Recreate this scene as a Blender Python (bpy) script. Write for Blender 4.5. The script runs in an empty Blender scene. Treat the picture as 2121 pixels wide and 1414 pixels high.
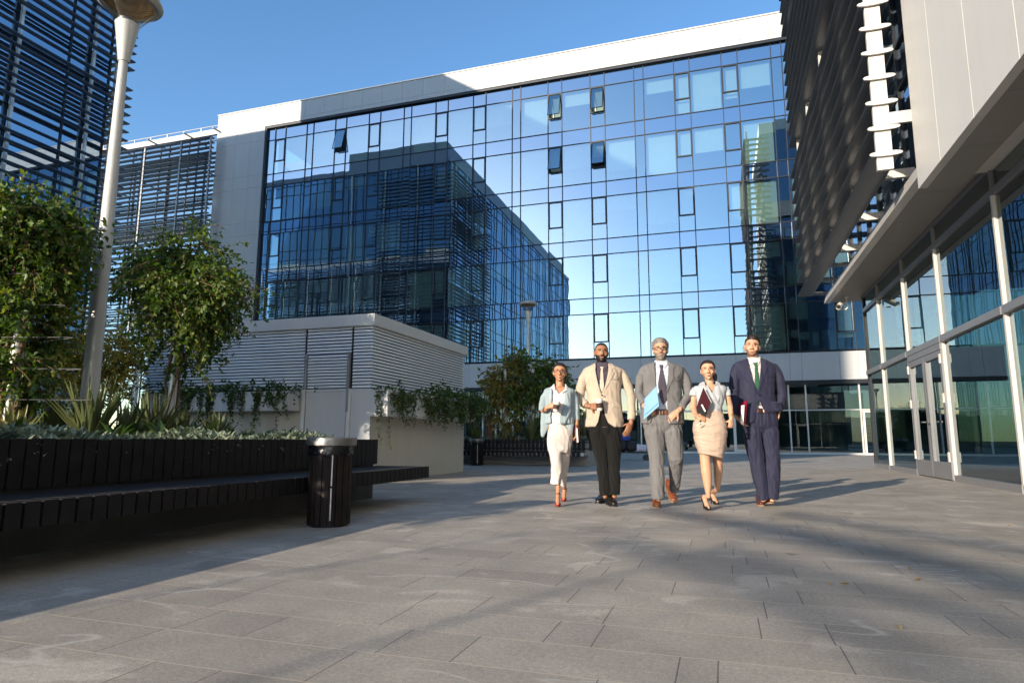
import bpy, bmesh, math, random
import numpy as np
from mathutils import Vector, Matrix
from mathutils.bvhtree import BVHTree
random.seed(7); RNG = np.random.default_rng(7)
R = math.radians
SC = bpy.context.scene
COL = SC.collection

# ---------------------------------------------------------------- camera
F_PX, W_PX, H_PX, CAM_H = 1334.15, 2121.0, 1414.0, 0.74
PITCH, ROLL, YAW = R(8.6247), R(0.2103), R(18.0009)
fw = Vector((-math.sin(YAW)*math.cos(PITCH), math.cos(YAW)*math.cos(PITCH), math.sin(PITCH)))
rt0 = Vector((math.cos(YAW), math.sin(YAW), 0)); up0 = rt0.cross(fw)
rt = rt0*math.cos(ROLL) + up0*math.sin(ROLL)
up = up0*math.cos(ROLL) - rt0*math.sin(ROLL)
CAMPOS = Vector((0, 0, CAM_H))
cam_d = bpy.data.cameras.new("camera"); cam = bpy.data.objects.new("camera", cam_d); COL.objects.link(cam)
cam.matrix_world = Matrix(((rt.x, up.x, -fw.x, 0), (rt.y, up.y, -fw.y, 0), (rt.z, up.z, -fw.z, CAM_H), (0, 0, 0, 1)))
cam_d.sensor_width = 36; cam_d.lens = F_PX/W_PX*36; cam_d.clip_start = .05; cam_d.clip_end = 3000
SC.camera = cam
FWH = Vector((-math.sin(YAW), math.cos(YAW), 0)); RTH = rt0.copy()
def ray(px, py): return fw + rt*((px-W_PX/2)/F_PX) - up*((py-H_PX/2)/F_PX)
def at_depth(px, py, D):
    d = ray(px, py); return CAMPOS + d*(D/d.dot(FWH))

# ---------------------------------------------------------------- light
SUN_AZ, SUN_EL = R(23.7), R(14.4)        # horizontal travel direction from +Y towards +X; height
sun_travel = Vector((math.sin(SUN_AZ)*math.cos(SUN_EL), math.cos(SUN_AZ)*math.cos(SUN_EL), -math.sin(SUN_EL)))
world = bpy.data.worlds.new("World"); SC.world = world; world.use_nodes = True
nt = world.node_tree; bg = nt.nodes["Background"]
sky = nt.nodes.new("ShaderNodeTexSky"); sky.sky_type = 'NISHITA'; sky.sun_disc = False
sky.sun_elevation = SUN_EL; sky.sun_rotation = math.pi + SUN_AZ
sky.altitude = 200; sky.air_density = 1.0; sky.dust_density = 0.3; sky.ozone_density = 2.6
hs_ = nt.nodes.new('ShaderNodeHueSaturation'); hs_.inputs['Saturation'].default_value = 1.12
nt.links.new(sky.outputs[0], hs_.inputs['Color']); nt.links.new(hs_.outputs[0], bg.inputs[0]); bg.inputs[1].default_value = 0.15
ld = bpy.data.lights.new("sun", 'SUN'); ld.energy = 4.2; ld.angle = R(0.55); ld.color = (1.0, .87, .70)
lo = bpy.data.objects.new("sun", ld); COL.objects.link(lo)
lo.rotation_euler = sun_travel.to_track_quat('-Z', 'Y').to_euler(); lo.location = (-40, -60, 60)
SC.view_settings.view_transform = 'Standard'; SC.view_settings.look = 'None'
SC.view_settings.exposure = 1.0; SC.view_settings.gamma = 1.0
SC.render.engine = 'CYCLES'
cy = SC.cycles
cy.use_denoising = True; cy.max_bounces = 10; cy.transparent_max_bounces = 24
cy.diffuse_bounces = 4; cy.glossy_bounces = 5; cy.caustics_reflective = True; cy.blur_glossy = 0.15; cy.caustics_refractive = False
cy.sample_clamp_indirect = 6

# ---------------------------------------------------------------- helpers: objects
def tag(o, label=None, cat=None, group=None, kind=None):
    if label: o["label"] = label
    if cat: o["category"] = cat
    if group: o["group"] = group
    if kind: o["kind"] = kind
    return o
def thing(name, label, cat, loc=(0, 0, 0), rz=0, group=None):
    o = bpy.data.objects.new(name, None); COL.objects.link(o)
    o.location = loc; o.rotation_euler = (0, 0, rz); o.empty_display_size = .2
    return tag(o, label, cat, group)
def wmat(o):
    B = Matrix.Translation(o.location) @ o.rotation_euler.to_matrix().to_4x4()
    return B if o.parent is None else wmat(o.parent) @ o.matrix_parent_inverse @ B
def link_mesh(name, me, mats, parent=None, local=False):
    """link a mesh; coordinates are world ones unless local, whatever the parent"""
    o = bpy.data.objects.new(name, me); COL.objects.link(o)
    for m in (mats if isinstance(mats, (list, tuple)) else [mats]): me.materials.append(m)
    if parent is not None:
        o.parent = parent
        if not local:
            M = wmat(parent)
            o.matrix_parent_inverse = M.inverted()
    return o
class MB:
    def __init__(s): s.v = []; s.f = []; s.m = []
    def quad(s, pts, m=0):
        n = len(s.v); s.v += [tuple(p) for p in pts]; s.f.append(tuple(range(n, n+len(pts)))); s.m.append(m); return s
    def box(s, x0, x1, y0, y1, z0, z1, m=0):
        n = len(s.v)
        s.v += [(x0, y0, z0), (x1, y0, z0), (x1, y1, z0), (x0, y1, z0), (x0, y0, z1), (x1, y0, z1), (x1, y1, z1), (x0, y1, z1)]
        for f in ((0, 3, 2, 1), (4, 5, 6, 7), (0, 1, 5, 4), (1, 2, 6, 5), (2, 3, 7, 6), (3, 0, 4, 7)):
            s.f.append(tuple(n+i for i in f)); s.m.append(m)
        return s
    def prism(s, poly, axis, a, b, m=0):
        """extrude a 2-D polygon along axis ('x','y','z') from a to b; poly in the other two axes, in order"""
        def P(p, t): return {'x': (t, p[0], p[1]), 'y': (p[0], t, p[1]), 'z': (p[0], p[1], t)}[axis]
        n = len(s.v); k = len(poly)
        s.v += [P(p, a) for p in poly] + [P(p, b) for p in poly]
        s.f.append(tuple(n+i for i in range(k))); s.m.append(m)
        s.f.append(tuple(n+k+i for i in reversed(range(k)))); s.m.append(m)
        for i in range(k):
            j = (i+1) % k; s.f.append((n+i, n+k+i, n+k+j, n+j)); s.m.append(m)
        return s
    def tube(s, pts, rad, seg=10, m=0, cap=True):
        pts = [Vector(p) for p in pts]; rs = rad if isinstance(rad, (list, tuple)) else [rad]*len(pts)
        n0 = len(s.v); prev = None
        for i, p in enumerate(pts):
            t = (pts[min(i+1, len(pts)-1)] - pts[max(i-1, 0)]).normalized()
            if prev is None:
                a = Vector((0, 0, 1)) if abs(t.z) < .9 else Vector((1, 0, 0))
                u = t.cross(a).normalized()
            else:
                u = (prev - t*prev.dot(t)).normalized()
            prev = u; w = t.cross(u)
            for k in range(seg):
                an = 2*math.pi*k/seg; q = p + (u*math.cos(an) + w*math.sin(an))*rs[i]; s.v.append(tuple(q))
        for i in range(len(pts)-1):
            for k in range(seg):
                a = n0+i*seg+k; b = n0+i*seg+(k+1) % seg; s.f.append((a, b, b+seg, a+seg)); s.m.append(m)
        if cap:
            s.f.append(tuple(n0+k for k in reversed(range(seg)))); s.m.append(m)
            e = n0+(len(pts)-1)*seg; s.f.append(tuple(e+k for k in range(seg))); s.m.append(m)
        return s
    def lathe(s, prof, c=(0, 0, 0), seg=24, m=0, cap=True):
        n0 = len(s.v)
        for r, z in prof:
            for k in range(seg):
                an = 2*math.pi*k/seg; s.v.append((c[0]+r*math.cos(an), c[1]+r*math.sin(an), c[2]+z))
        for i in range(len(prof)-1):
            for k in range(seg):
                a = n0+i*seg+k; b = n0+i*seg+(k+1) % seg; s.f.append((a, b, b+seg, a+seg)); s.m.append(m)
        if cap:
            s.f.append(tuple(n0+k for k in reversed(range(seg)))); s.m.append(m)
            e = n0+(len(prof)-1)*seg; s.f.append(tuple(e+k for k in range(seg))); s.m.append(m)
        return s
    def mesh(s, name, smooth=None):
        me = bpy.data.meshes.new(name); me.from_pydata(s.v, [], s.f)
        if any(s.m): me.polygons.foreach_set("material_index", s.m)
        if smooth is not None:
            me.polygons.foreach_set("use_smooth", [True]*len(me.polygons)); me.set_sharp_from_angle(angle=R(smooth))
        me.update(); return me
    def build(s, name, mats, parent=None, smooth=None, local=False):
        return link_mesh(name, s.mesh(name, smooth), mats, parent, local)
def np_mesh(name, verts, faces, smooth=False):
    """verts (N,3), faces (M,k) constant k"""
    me = bpy.data.meshes.new(name); verts = np.asarray(verts, np.float32); faces = np.asarray(faces, np.int32)
    k = faces.shape[1]
    me.vertices.add(len(verts)); me.vertices.foreach_set("co", verts.ravel())
    me.loops.add(faces.size); me.loops.foreach_set("vertex_index", faces.ravel())
    me.polygons.add(len(faces)); me.polygons.foreach_set("loop_start", np.arange(len(faces), dtype=np.int32)*k)
    if smooth: me.polygons.foreach_set("use_smooth", np.ones(len(faces), bool))
    me.update(calc_edges=True); me.validate(); return me
def bevel(o, w=.01, seg=2):
    b = o.modifiers.new("bevel", 'BEVEL'); b.width = w; b.segments = seg; b.limit_method = 'ANGLE'; b.angle_limit = R(40)
    return o

# ---------------------------------------------------------------- helpers: materials
def new_mat(name):
    m = bpy.data.materials.new(name); m.use_nodes = True
    return m, m.node_tree, m.node_tree.nodes["Principled BSDF"]
def N(nt, t, **kw):
    n = nt.nodes.new(t)
    for k, v in kw.items():
        if k.startswith('i_'):
            n.inputs[int(k[2:]) if k[2:].isdigit() else k[2:]].default_value = v
        else: setattr(n, k, v)
    return n
def L(nt, a, b): nt.links.new(a, b)
def ramp(nt, fac, stops):
    r = nt.nodes.new("ShaderNodeValToRGB"); e = r.color_ramp.elements
    while len(e) < len(stops): e.new(.5)
    for q, (p, c) in zip(e, stops): q.position = p; q.color = (*c, 1)
    nt.links.new(fac, r.inputs[0]); return r.outputs[0]
def c3(*a): return (*a, 1)
def plain(name, col, rough=.5, metal=0, var=.12, scale=6.0, bump=0.0, bscale=60, spec=.4):
    """colour with a little uneven wear, and optional fine bump"""
    m, nt, p = new_mat(name)
    tc = N(nt, "ShaderNodeTexCoord"); no = N(nt, "ShaderNodeTexNoise"); no.inputs["Scale"].default_value = scale
    no.inputs["Detail"].default_value = 6; no.inputs["Roughness"].default_value = .65
    L(nt, tc.outputs["Object"], no.inputs["Vector"])
    lo = tuple(c*(1-var) for c in col); hi = tuple(min(1, c*(1+var)) for c in col)
    L(nt, ramp(nt, no.outputs[0], [(.3, lo), (.7, hi)]), p.inputs["Base Color"])
    rr = N(nt, "ShaderNodeMapRange"); rr.inputs[3].default_value = max(0, rough-.08); rr.inputs[4].default_value = min(1, rough+.08)
    L(nt, no.outputs[0], rr.inputs[0]); L(nt, rr.outputs[0], p.inputs["Roughness"])
    p.inputs["Metallic"].default_value = metal; p.inputs["Specular IOR Level"].default_value = spec
    if bump:
        nb = N(nt, "ShaderNodeTexNoise"); nb.inputs["Scale"].default_value = bscale; nb.inputs["Detail"].default_value = 4
        L(nt, tc.outputs["Object"], nb.inputs["Vector"])
        b = N(nt, "ShaderNodeBump"); b.inputs["Strength"].default_value = 1; b.inputs["Distance"].default_value = bump
        L(nt, nb.outputs[0], b.inputs["Height"]); L(nt, b.outputs[0], p.inputs["Normal"])
    return m
def glass(name, tint, refl, base=.5, wav=.003, wscale=.55, dark=None):
    """coated facade glass: part mirror, part tinted see-through (or dark backing when dark is given)"""
    m = bpy.data.materials.new(name); m.use_nodes = True; nt = m.node_tree; nt.nodes.clear()
    out = N(nt, "ShaderNodeOutputMaterial"); mix = N(nt, "ShaderNodeMixShader"); gl = N(nt, "ShaderNodeBsdfGlossy")
    gl.inputs["Color"].default_value = c3(*refl); gl.inputs["Roughness"].default_value = 0.0
    tc = N(nt, "ShaderNodeTexCoord"); no = N(nt, "ShaderNodeTexNoise"); no.inputs["Scale"].default_value = wscale
    no.inputs["Detail"].default_value = 1.5
    L(nt, tc.outputs["Object"], no.inputs["Vector"])
    b = N(nt, "ShaderNodeBump"); b.inputs["Strength"].default_value = 1; b.inputs["Distance"].default_value = wav
    L(nt, no.outputs[0], b.inputs["Height"]); L(nt, b.outputs[0], gl.inputs["Normal"])
    if dark is None:
        tr = N(nt, "ShaderNodeBsdfTransparent"); tr.inputs[0].default_value = c3(*tint)
    else:
        tr = N(nt, "ShaderNodeBsdfDiffuse"); tr.inputs[0].default_value = c3(*dark)
    fr = N(nt, "ShaderNodeLayerWeight"); fr.inputs[0].default_value = .35
    mr = N(nt, "ShaderNodeMapRange"); mr.inputs[1].default_value = 0; mr.inputs[2].default_value = 1
    mr.inputs[3].default_value = base; mr.inputs[4].default_value = min(1, base+.45)
    L(nt, fr.outputs["Fresnel"], mr.inputs[0])
    L(nt, mr.outputs[0], mix.inputs[0]); L(nt, tr.outputs[0], mix.inputs[1]); L(nt, gl.outputs[0], mix.inputs[2])
    L(nt, mix.outputs[0], out.inputs[0]); return m
def foliage(name, cols, trans=.35, rough=.45):
    """leaf colours drawn at random for each leaf, with light passing through"""
    m, nt, p = new_mat(name)
    g = N(nt, "ShaderNodeNewGeometry"); k = len(cols)
    c = ramp(nt, g.outputs["Random Per Island"], [(i/max(1, k-1), q) for i, q in enumerate(cols)])
    L(nt, c, p.inputs["Base Color"]); p.inputs["Roughness"].default_value = rough
    t = N(nt, "ShaderNodeBsdfTranslucent"); mx = N(nt, "ShaderNodeMixShader"); mx.inputs[0].default_value = trans
    hs = N(nt, "ShaderNodeHueSaturation"); hs.inputs["Saturation"].default_value = 1.15; hs.inputs["Value"].default_value = 1.6
    L(nt, c, hs.inputs["Color"]); L(nt, hs.outputs[0], t.inputs[0])
    L(nt, p.outputs[0], mx.inputs[1]); L(nt, t.outputs[0], mx.inputs[2]); L(nt, mx.outputs[0], nt.nodes["Material Output"].inputs[0])
    return m
M = {}
M['white_panel'] = plain('white_panel', (.47, .46, .45), .38, 0, .04, .7)
def streaky(name, col, rough=.4, amt=.10):
    m = plain(name, col, rough, 0, .04, .7); nt = m.node_tree; p = nt.nodes["Principled BSDF"]; src = p.inputs["Base Color"].links[0].from_socket
    tc = N(nt, "ShaderNodeTexCoord"); mp = N(nt, "ShaderNodeMapping"); mp.inputs["Scale"].default_value = (5, 5, .22); L(nt, tc.outputs["Object"], mp.inputs[0])
    no = N(nt, "ShaderNodeTexNoise"); no.inputs["Scale"].default_value = 1.6; no.inputs["Detail"].default_value = 6; L(nt, mp.outputs[0], no.inputs[0])
    k = ramp(nt, no.outputs[0], [(.35, (1-amt*1.6,)*3), (.6, (1, 1, 1))]); mx = N(nt, "ShaderNodeMix", data_type='RGBA', blend_type='MULTIPLY'); mx.inputs[0].default_value = 1
    L(nt, src, mx.inputs[6]); L(nt, k, mx.inputs[7]); L(nt, mx.outputs[2], p.inputs["Base Color"]); return m
M['white_panel'] = streaky('white_panel', (.48, .47, .46), .4, .03)
M['box_panel'] = streaky('box_panel', (.57, .555, .52), .38, .012)
M['render_wall'] = streaky('render_wall', (.47, .43, .36), .85, .025)
M['white_paint'] = plain('white_paint', (.52, .51, .49), .45, 0, .05, 3)
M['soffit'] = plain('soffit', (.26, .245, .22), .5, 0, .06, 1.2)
M['off_white'] = plain('off_white', (.60, .58, .53), .5, 0, .06, 1.2)
M['blade'] = plain('blade', (.125, .135, .15), .38, .35, .08, 2)
M['blade_cool'] = plain('blade_cool', (.15, .20, .27), .35, .4, .08, 2)
M['frame_dark'] = plain('frame_dark', (.022, .026, .032), .4, .3, .1, 3)
M['frame_light'] = plain('frame_light', (.62, .60, .57), .35, .3, .05, 3)
M['frame_grey'] = plain('frame_grey', (.24, .24, .25), .4, .4, .06, 3)
M['post_white'] = plain('post_white', (.50, .48, .45), .45, 0, .04, 3)
M['glass_main'] = glass('glass_main', (.66, .80, .80), (.67, .82, .90), .52, .0026, .5)
M['glass_spandrel'] = glass('glass_spandrel', None, (.66, .80, .95), .50, .0025, .5, dark=(.012, .022, .035))
M['glass_lobby'] = glass('glass_lobby', (.30, .39, .37), (.74, .80, .82), .28, .0012, .6)
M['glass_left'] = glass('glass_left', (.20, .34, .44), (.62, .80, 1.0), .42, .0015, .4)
M['glass_left_dark'] = glass('glass_left_dark', (.10, .17, .24), (.50, .66, .85), .20, .0015, .4)  # darkened copy: dimness of the shaded end faces is put into the glass colour
M['blind'] = plain('blind', (.50, .56, .49), .7, 0, .04, 2)
M['interior'] = plain('interior', (.10, .115, .13), .8, 0, .25, .6)
M['slab'] = plain('slab', (.30, .31, .32), .8, 0, .1, 1)
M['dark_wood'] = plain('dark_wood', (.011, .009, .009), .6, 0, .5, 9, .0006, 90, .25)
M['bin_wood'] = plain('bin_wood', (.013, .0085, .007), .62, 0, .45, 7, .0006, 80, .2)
M['steel'] = plain('steel', (.22, .21, .195), .45, .9, .08, 8)
M['concrete'] = plain('concrete', (.30, .28, .25), .8, 0, .15, 3, .002, 40)
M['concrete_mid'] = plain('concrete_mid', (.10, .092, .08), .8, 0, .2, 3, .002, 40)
M['concrete_dark'] = plain('concrete_dark', (.07, .065, .06), .8, 0, .2, 3, .002, 40)
M['soil'] = plain('soil', (.035, .025, .018), .95, 0, .4, 12, .01, 30)
M['lamp_metal'] = plain('lamp_metal', (.50, .49, .45), .4, .25, .06, 4)
M['bag_plastic'] = plain('bag_plastic', (.010, .010, .013), .22, 0, .3, 14, .006, 25)
M['bark'] = plain('bark', (.16, .09, .05), .85, 0, .3, 12, .004, 50)
# ================================================================ ground
def paving_mat():
    m, nt, p = new_mat('granite_paving')
    tc = N(nt, "ShaderNodeTexCoord"); sx = N(nt, "ShaderNodeSeparateXYZ"); L(nt, tc.outputs["Object"], sx.inputs[0])
    def mth(op, a, b=None, c=None):
        n = N(nt, "ShaderNodeMath", operation=op)
        for i, q in enumerate((a, b, c)):
            if q is None: continue
            if isinstance(q, (int, float)): n.inputs[i].default_value = q
            else: L(nt, q, n.inputs[i])
        return n.outputs[0]
    ROW, LEN = .305, .86
    yr = mth('DIVIDE', mth('ADD', sx.outputs[1], .01), ROW); row = mth('FLOOR', yr); fy = mth('FRACT', yr)
    wn = N(nt, "ShaderNodeTexWhiteNoise", noise_dimensions='1D'); L(nt, row, wn.inputs["W"])
    xs = mth('ADD', mth('DIVIDE', sx.outputs[0], LEN), mth('MULTIPLY', wn.outputs[0], 7.0))
    colm = mth('FLOOR', xs); fx = mth('FRACT', xs)
    # some slabs are split in two at a random place
    cv = N(nt, "ShaderNodeCombineXYZ"); L(nt, row, cv.inputs[0]); L(nt, colm, cv.inputs[1])
    w2 = N(nt, "ShaderNodeTexWhiteNoise", noise_dimensions='2D'); L(nt, cv.outputs[0], w2.inputs["Vector"])
    split = mth('ADD', mth('MULTIPLY', w2.outputs[0], 1.2), .3)          # >1: no split
    side = mth('GREATER_THAN', fx, split)
    dx = mth('MULTIPLY', mth('MINIMUM', mth('MINIMUM', fx, mth('SUBTRACT', 1.0, fx)), mth('ABSOLUTE', mth('SUBTRACT', fx, split))), LEN)
    dy = mth('MULTIPLY', mth('MINIMUM', fy, mth('SUBTRACT', 1.0, fy)), ROW)
    jx = mth('LESS_THAN', dx, .0024); jy = mth('LESS_THAN', dy, .0040)
    cv2 = N(nt, "ShaderNodeCombineXYZ"); L(nt, row, cv2.inputs[0]); L(nt, colm, cv2.inputs[1]); L(nt, side, cv2.inputs[2])
    w3 = N(nt, "ShaderNodeTexWhiteNoise", noise_dimensions='3D'); L(nt, cv2.outputs[0], w3.inputs["Vector"])
    slab = ramp(nt, w3.outputs[0], [(0, (.318, .280, .232)), (.5, (.342, .302, .250)), (1, (.366, .324, .269))])
    # grain
    g = N(nt, "ShaderNodeTexNoise"); g.inputs["Scale"].default_value = 210; g.inputs["Detail"].default_value = 3; g.inputs["Roughness"].default_value = .8
    L(nt, tc.outputs["Object"], g.inputs[0])
    gr = N(nt, "ShaderNodeMapRange"); L(nt, g.outputs[0], gr.inputs[0]); gr.inputs[1].default_value = .3; gr.inputs[2].default_value = .7; gr.inputs[3].default_value = .58; gr.inputs[4].default_value = 1.40
    # broad patches
    b = N(nt, "ShaderNodeTexNoise"); b.inputs["Scale"].default_value = 1.3; b.inputs["Detail"].default_value = 7; b.inputs["Roughness"].default_value = .62
    L(nt, tc.outputs["Object"], b.inputs[0])
    br = N(nt, "ShaderNodeMapRange"); L(nt, b.outputs[0], br.inputs[0]); br.inputs[1].default_value = .3; br.inputs[2].default_value = .7; br.inputs[3].default_value = .74; br.inputs[4].default_value = 1.22
    g2 = N(nt, "ShaderNodeTexNoise"); g2.inputs["Scale"].default_value = 55; g2.inputs["Detail"].default_value = 5; g2.inputs["Roughness"].default_value = .75; L(nt, tc.outputs["Object"], g2.inputs[0])
    gr2 = N(nt, "ShaderNodeMapRange"); L(nt, g2.outputs[0], gr2.inputs[0]); gr2.inputs[1].default_value = .32; gr2.inputs[2].default_value = .68; gr2.inputs[3].default_value = .76; gr2.inputs[4].default_value = 1.22
    pl = N(nt, "ShaderNodeTexNoise"); pl.inputs["Scale"].default_value = 2.1; pl.inputs["Detail"].default_value = 6; pl.inputs["Distortion"].default_value = .6; L(nt, tc.outputs["Object"], pl.inputs[0])
    gr3 = N(nt, "ShaderNodeMapRange"); L(nt, pl.outputs[0], gr3.inputs[0]); gr3.inputs[1].default_value = .59; gr3.inputs[2].default_value = .64; gr3.inputs[3].default_value = 1.0; gr3.inputs[4].default_value = 1.28
    k = mth('MULTIPLY', mth('MULTIPLY', mth('MULTIPLY', gr.outputs[0], gr2.outputs[0]), gr3.outputs[0]), br.outputs[0])
    mul = N(nt, "ShaderNodeMix", data_type='RGBA', blend_type='MULTIPLY'); mul.inputs[0].default_value = 1
    cb = N(nt, "ShaderNodeCombineColor"); [L(nt, k, cb.inputs[i]) for i in range(3)]
    L(nt, slab, mul.inputs[6]); L(nt, cb.outputs[0], mul.inputs[7])
    # pale lime streaks: thin bands of a warped wave
    wv = N(nt, "ShaderNodeTexNoise"); wv.inputs["Scale"].default_value = 1.1; wv.inputs["Detail"].default_value = 2.5; wv.inputs["Distortion"].default_value = .5
    mp = N(nt, "ShaderNodeMapping"); mp.inputs["Scale"].default_value = (.55, 1.3, 1); mp.inputs["Location"].default_value = (3.1, 8.2, 0)
    L(nt, tc.outputs["Object"], mp.inputs[0]); L(nt, mp.outputs[0], wv.inputs[0])
    band = mth('SUBTRACT', 1.0, mth('MINIMUM', mth('MULTIPLY', mth('ABSOLUTE', mth('SUBTRACT', wv.outputs[0], .5)), 75.0), 1.0))
    ms = N(nt, "ShaderNodeTexNoise"); ms.inputs["Scale"].default_value = 1.9; ms.inputs["Detail"].default_value = 2; L(nt, tc.outputs["Object"], ms.inputs[0])
    mask = N(nt, "ShaderNodeMapRange"); L(nt, ms.outputs[0], mask.inputs[0]); mask.inputs[1].default_value = .49; mask.inputs[2].default_value = .56
    fr = N(nt, "ShaderNodeTexNoise"); fr.inputs["Scale"].default_value = 30; fr.inputs["Detail"].default_value = 4; L(nt, tc.outputs["Object"], fr.inputs[0])
    st = mth('MULTIPLY', mth('MULTIPLY', band, mask.outputs[0]), mth('MULTIPLY', fr.outputs[0], 1.0))
    mx1 = N(nt, "ShaderNodeMix", data_type='RGBA'); L(nt, st, mx1.inputs[0]); L(nt, mul.outputs[2], mx1.inputs[6]); mx1.inputs[7].default_value = c3(.58, .54, .48)
    # joints: dirt filled; light on their bevels painted pale along rows, dark across
    mx2 = N(nt, "ShaderNodeMix", data_type='RGBA'); L(nt, mth('MULTIPLY', jy, .75), mx2.inputs[0]); L(nt, mx1.outputs[2], mx2.inputs[6]); mx2.inputs[7].default_value = c3(.50, .42, .32)
    mx3 = N(nt, "ShaderNodeMix", data_type='RGBA'); L(nt, mth('MULTIPLY', jx, .8), mx3.inputs[0]); L(nt, mx2.outputs[2], mx3.inputs[6]); mx3.inputs[7].default_value = c3(.075, .066, .055)
    # a few dark drips
    dn = N(nt, "ShaderNodeTexNoise"); dn.inputs["Scale"].default_value = 3.2; dn.inputs["Detail"].default_value = 3; dn.inputs["Roughness"].default_value = .55
    mp2 = N(nt, "ShaderNodeMapping"); mp2.inputs["Location"].default_value = (11.3, 4.4, 0); L(nt, tc.outputs["Object"], mp2.inputs[0]); L(nt, mp2.outputs[0], dn.inputs[0])
    dk = N(nt, "ShaderNodeMapRange"); L(nt, dn.outputs[0], dk.inputs[0]); dk.inputs[1].default_value = .725; dk.inputs[2].default_value = .75; dk.inputs[3].default_value = 0; dk.inputs[4].default_value = .55
    mx4 = N(nt, "ShaderNodeMix", data_type='RGBA'); L(nt, dk.outputs[0], mx4.inputs[0]); L(nt, mx3.outputs[2], mx4.inputs[6]); mx4.inputs[7].default_value = c3(.05, .045, .04)
    L(nt, mx4.outputs[2], p.inputs["Base Color"])
    ro = N(nt, "ShaderNodeMapRange"); L(nt, b.outputs[0], ro.inputs[0]); ro.inputs[3].default_value = .5; ro.inputs[4].default_value = .78
    L(nt, ro.outputs[0], p.inputs["Roughness"]); p.inputs["Specular IOR Level"].default_value = .35
    hj = mth('MAXIMUM', jx, jy)
    h = mth('SUBTRACT', mth('MULTIPLY', g.outputs[0], .0011), mth('MULTIPLY', hj, .003))
    bu = N(nt, "ShaderNodeBump"); bu.inputs["Strength"].default_value = .8; bu.inputs["Distance"].default_value = 1.0
    L(nt, h, bu.inputs["Height"]); L(nt, bu.outputs[0], p.inputs["Normal"])
    return m
M['paving'] = paving_mat()
g = MB().quad([(-70, -40, 0), (60, -40, 0), (60, 70, 0), (-70, 70, 0)]).build('plaza_paving', M['paving']); tag(g, kind='structure')
M['far_ground'] = plain('far_ground', (.20, .19, .17), .9, 0, .15, .2)
g = MB().quad([(-1500, -1500, -.05), (1500, -1500, -.05), (1500, 1500, -.05), (-1500, 1500, -.05)]).build('ground', M['far_ground']); tag(g, kind='structure')
M['bank'] = plain('bank', (.045, .065, .03), .9, 0, .4, 1.5, .05, 8)
# green bank behind the viewer: it only shows mirrored in the ground-floor glass
mb = MB(); n = 60
for i in range(n):
    xa, xb = -110+220*i/n, -110+220*(i+1)/n
    ha, hb = [5.6+.8*math.sin(q*.21)+.5*math.sin(q*.57+1) for q in (xa, xb)]
    mb.quad([(xa, -46, 0), (xb, -46, 0), (xb, -62, hb), (xa, -62, ha)]); mb.quad([(xa, -62, ha), (xb, -62, hb), (xb, -78, 0), (xa, -78, 0)])
tag(mb.build('grass_bank', M['bank'], smooth=40), kind='structure')

# ================================================================ main office building (front at Y = 38)
YF = 38.0
OB = thing('office_building', 'long glass curtain-wall office block with white parapet and clad left edge behind the walkers', 'building', (-12, 38, 0))
def panels(mb, x0, x1, z0, z1, y0, y1, xs, zs, gap=.012):
    xs = [x0]+[x for x in xs if x0 < x < x1]+[x1]; zs = [z0]+sorted(z for z in set(zs) if z0+.1 < z < z1-.1)+[z1]
    for a, b in zip(xs, xs[1:]):
        for c, d in zip(zs, zs[1:]): mb.box(a+gap/2, b-gap/2, y0, y1, c+gap/2, d-gap/2)
XL, XR = -31.85, 12.2
cells = []                                   # (x0, x1, kind) along the facade
x = 3.62-8*5
while x < XR:
    for w, k in ((.58, 'narrow'), (1.86, 'wide'), (.92, 'casement'), (1.86, 'wide'), (.92, 'casement'), (1.86, 'wide')):
        a, b = x, x+w
        if b > XL+.1 and a < XR: cells.append((max(a, XL), min(b, XR), k))
        x = b
edges = [cells[0][0]]+[c[1] for c in cells]
ZB = [5.55+3.68*k for k in range(5)]; ZT = [z+2.70 for z in ZB]; ZTOP = 23.92
mb = MB(); panels(mb, -36.45, 13.5, 24.05, 25.6, YF-.25, YF+1.2, [-36.45+1.6*i for i in range(40)], [24.35])
mb.build('parapet', M['white_panel'], OB)
mb = MB(); mb.box(-36.5, 13.5, YF-.30, YF+1.25, 25.6, 25.68); mb.build('parapet_coping', M['white_paint'], OB)
mb = MB(); panels(mb, -36.45, XL-.12, 0, 24.04, YF-.25, YF+1.2, [-35.5, -34.6, -33.2], [5.55+3.68*i for i in range(-1, 6)]+[5.55+3.68*i-.98 for i in range(7)])
mb.build('side_cladding', M['white_panel'], OB)
mb = MB(); panels(mb, XL-.1, 13.5, 3.93, 5.44, YF-.25, YF+.5, edges, [])
mb.build('band_cladding', M['white_panel'], OB)
mb = MB(); mb.box(-36.3, 13.5, YF+7.5, YF+9, 0, 25); mb.build('rear_wall', M['interior'], OB)
mb = MB()
for z in ZB+[ZTOP]: mb.box(XL, XR, YF+.32, YF+7.4, z-.62, z-.30)
mb.build('floor_slabs', M['slab'], OB)
mb = MB().box(XL-.13, 13.5, YF-.2, YF+.16, ZTOP-.02, 24.04).box(XL-.13, XL, YF-.2, YF+.16, 5.45, ZTOP-.02).box(XL-.1, 13.5, YF-.27, YF+.16, 3.72, 3.92)
mb.build('glazing_surround', M['frame_dark'], OB)
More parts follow.
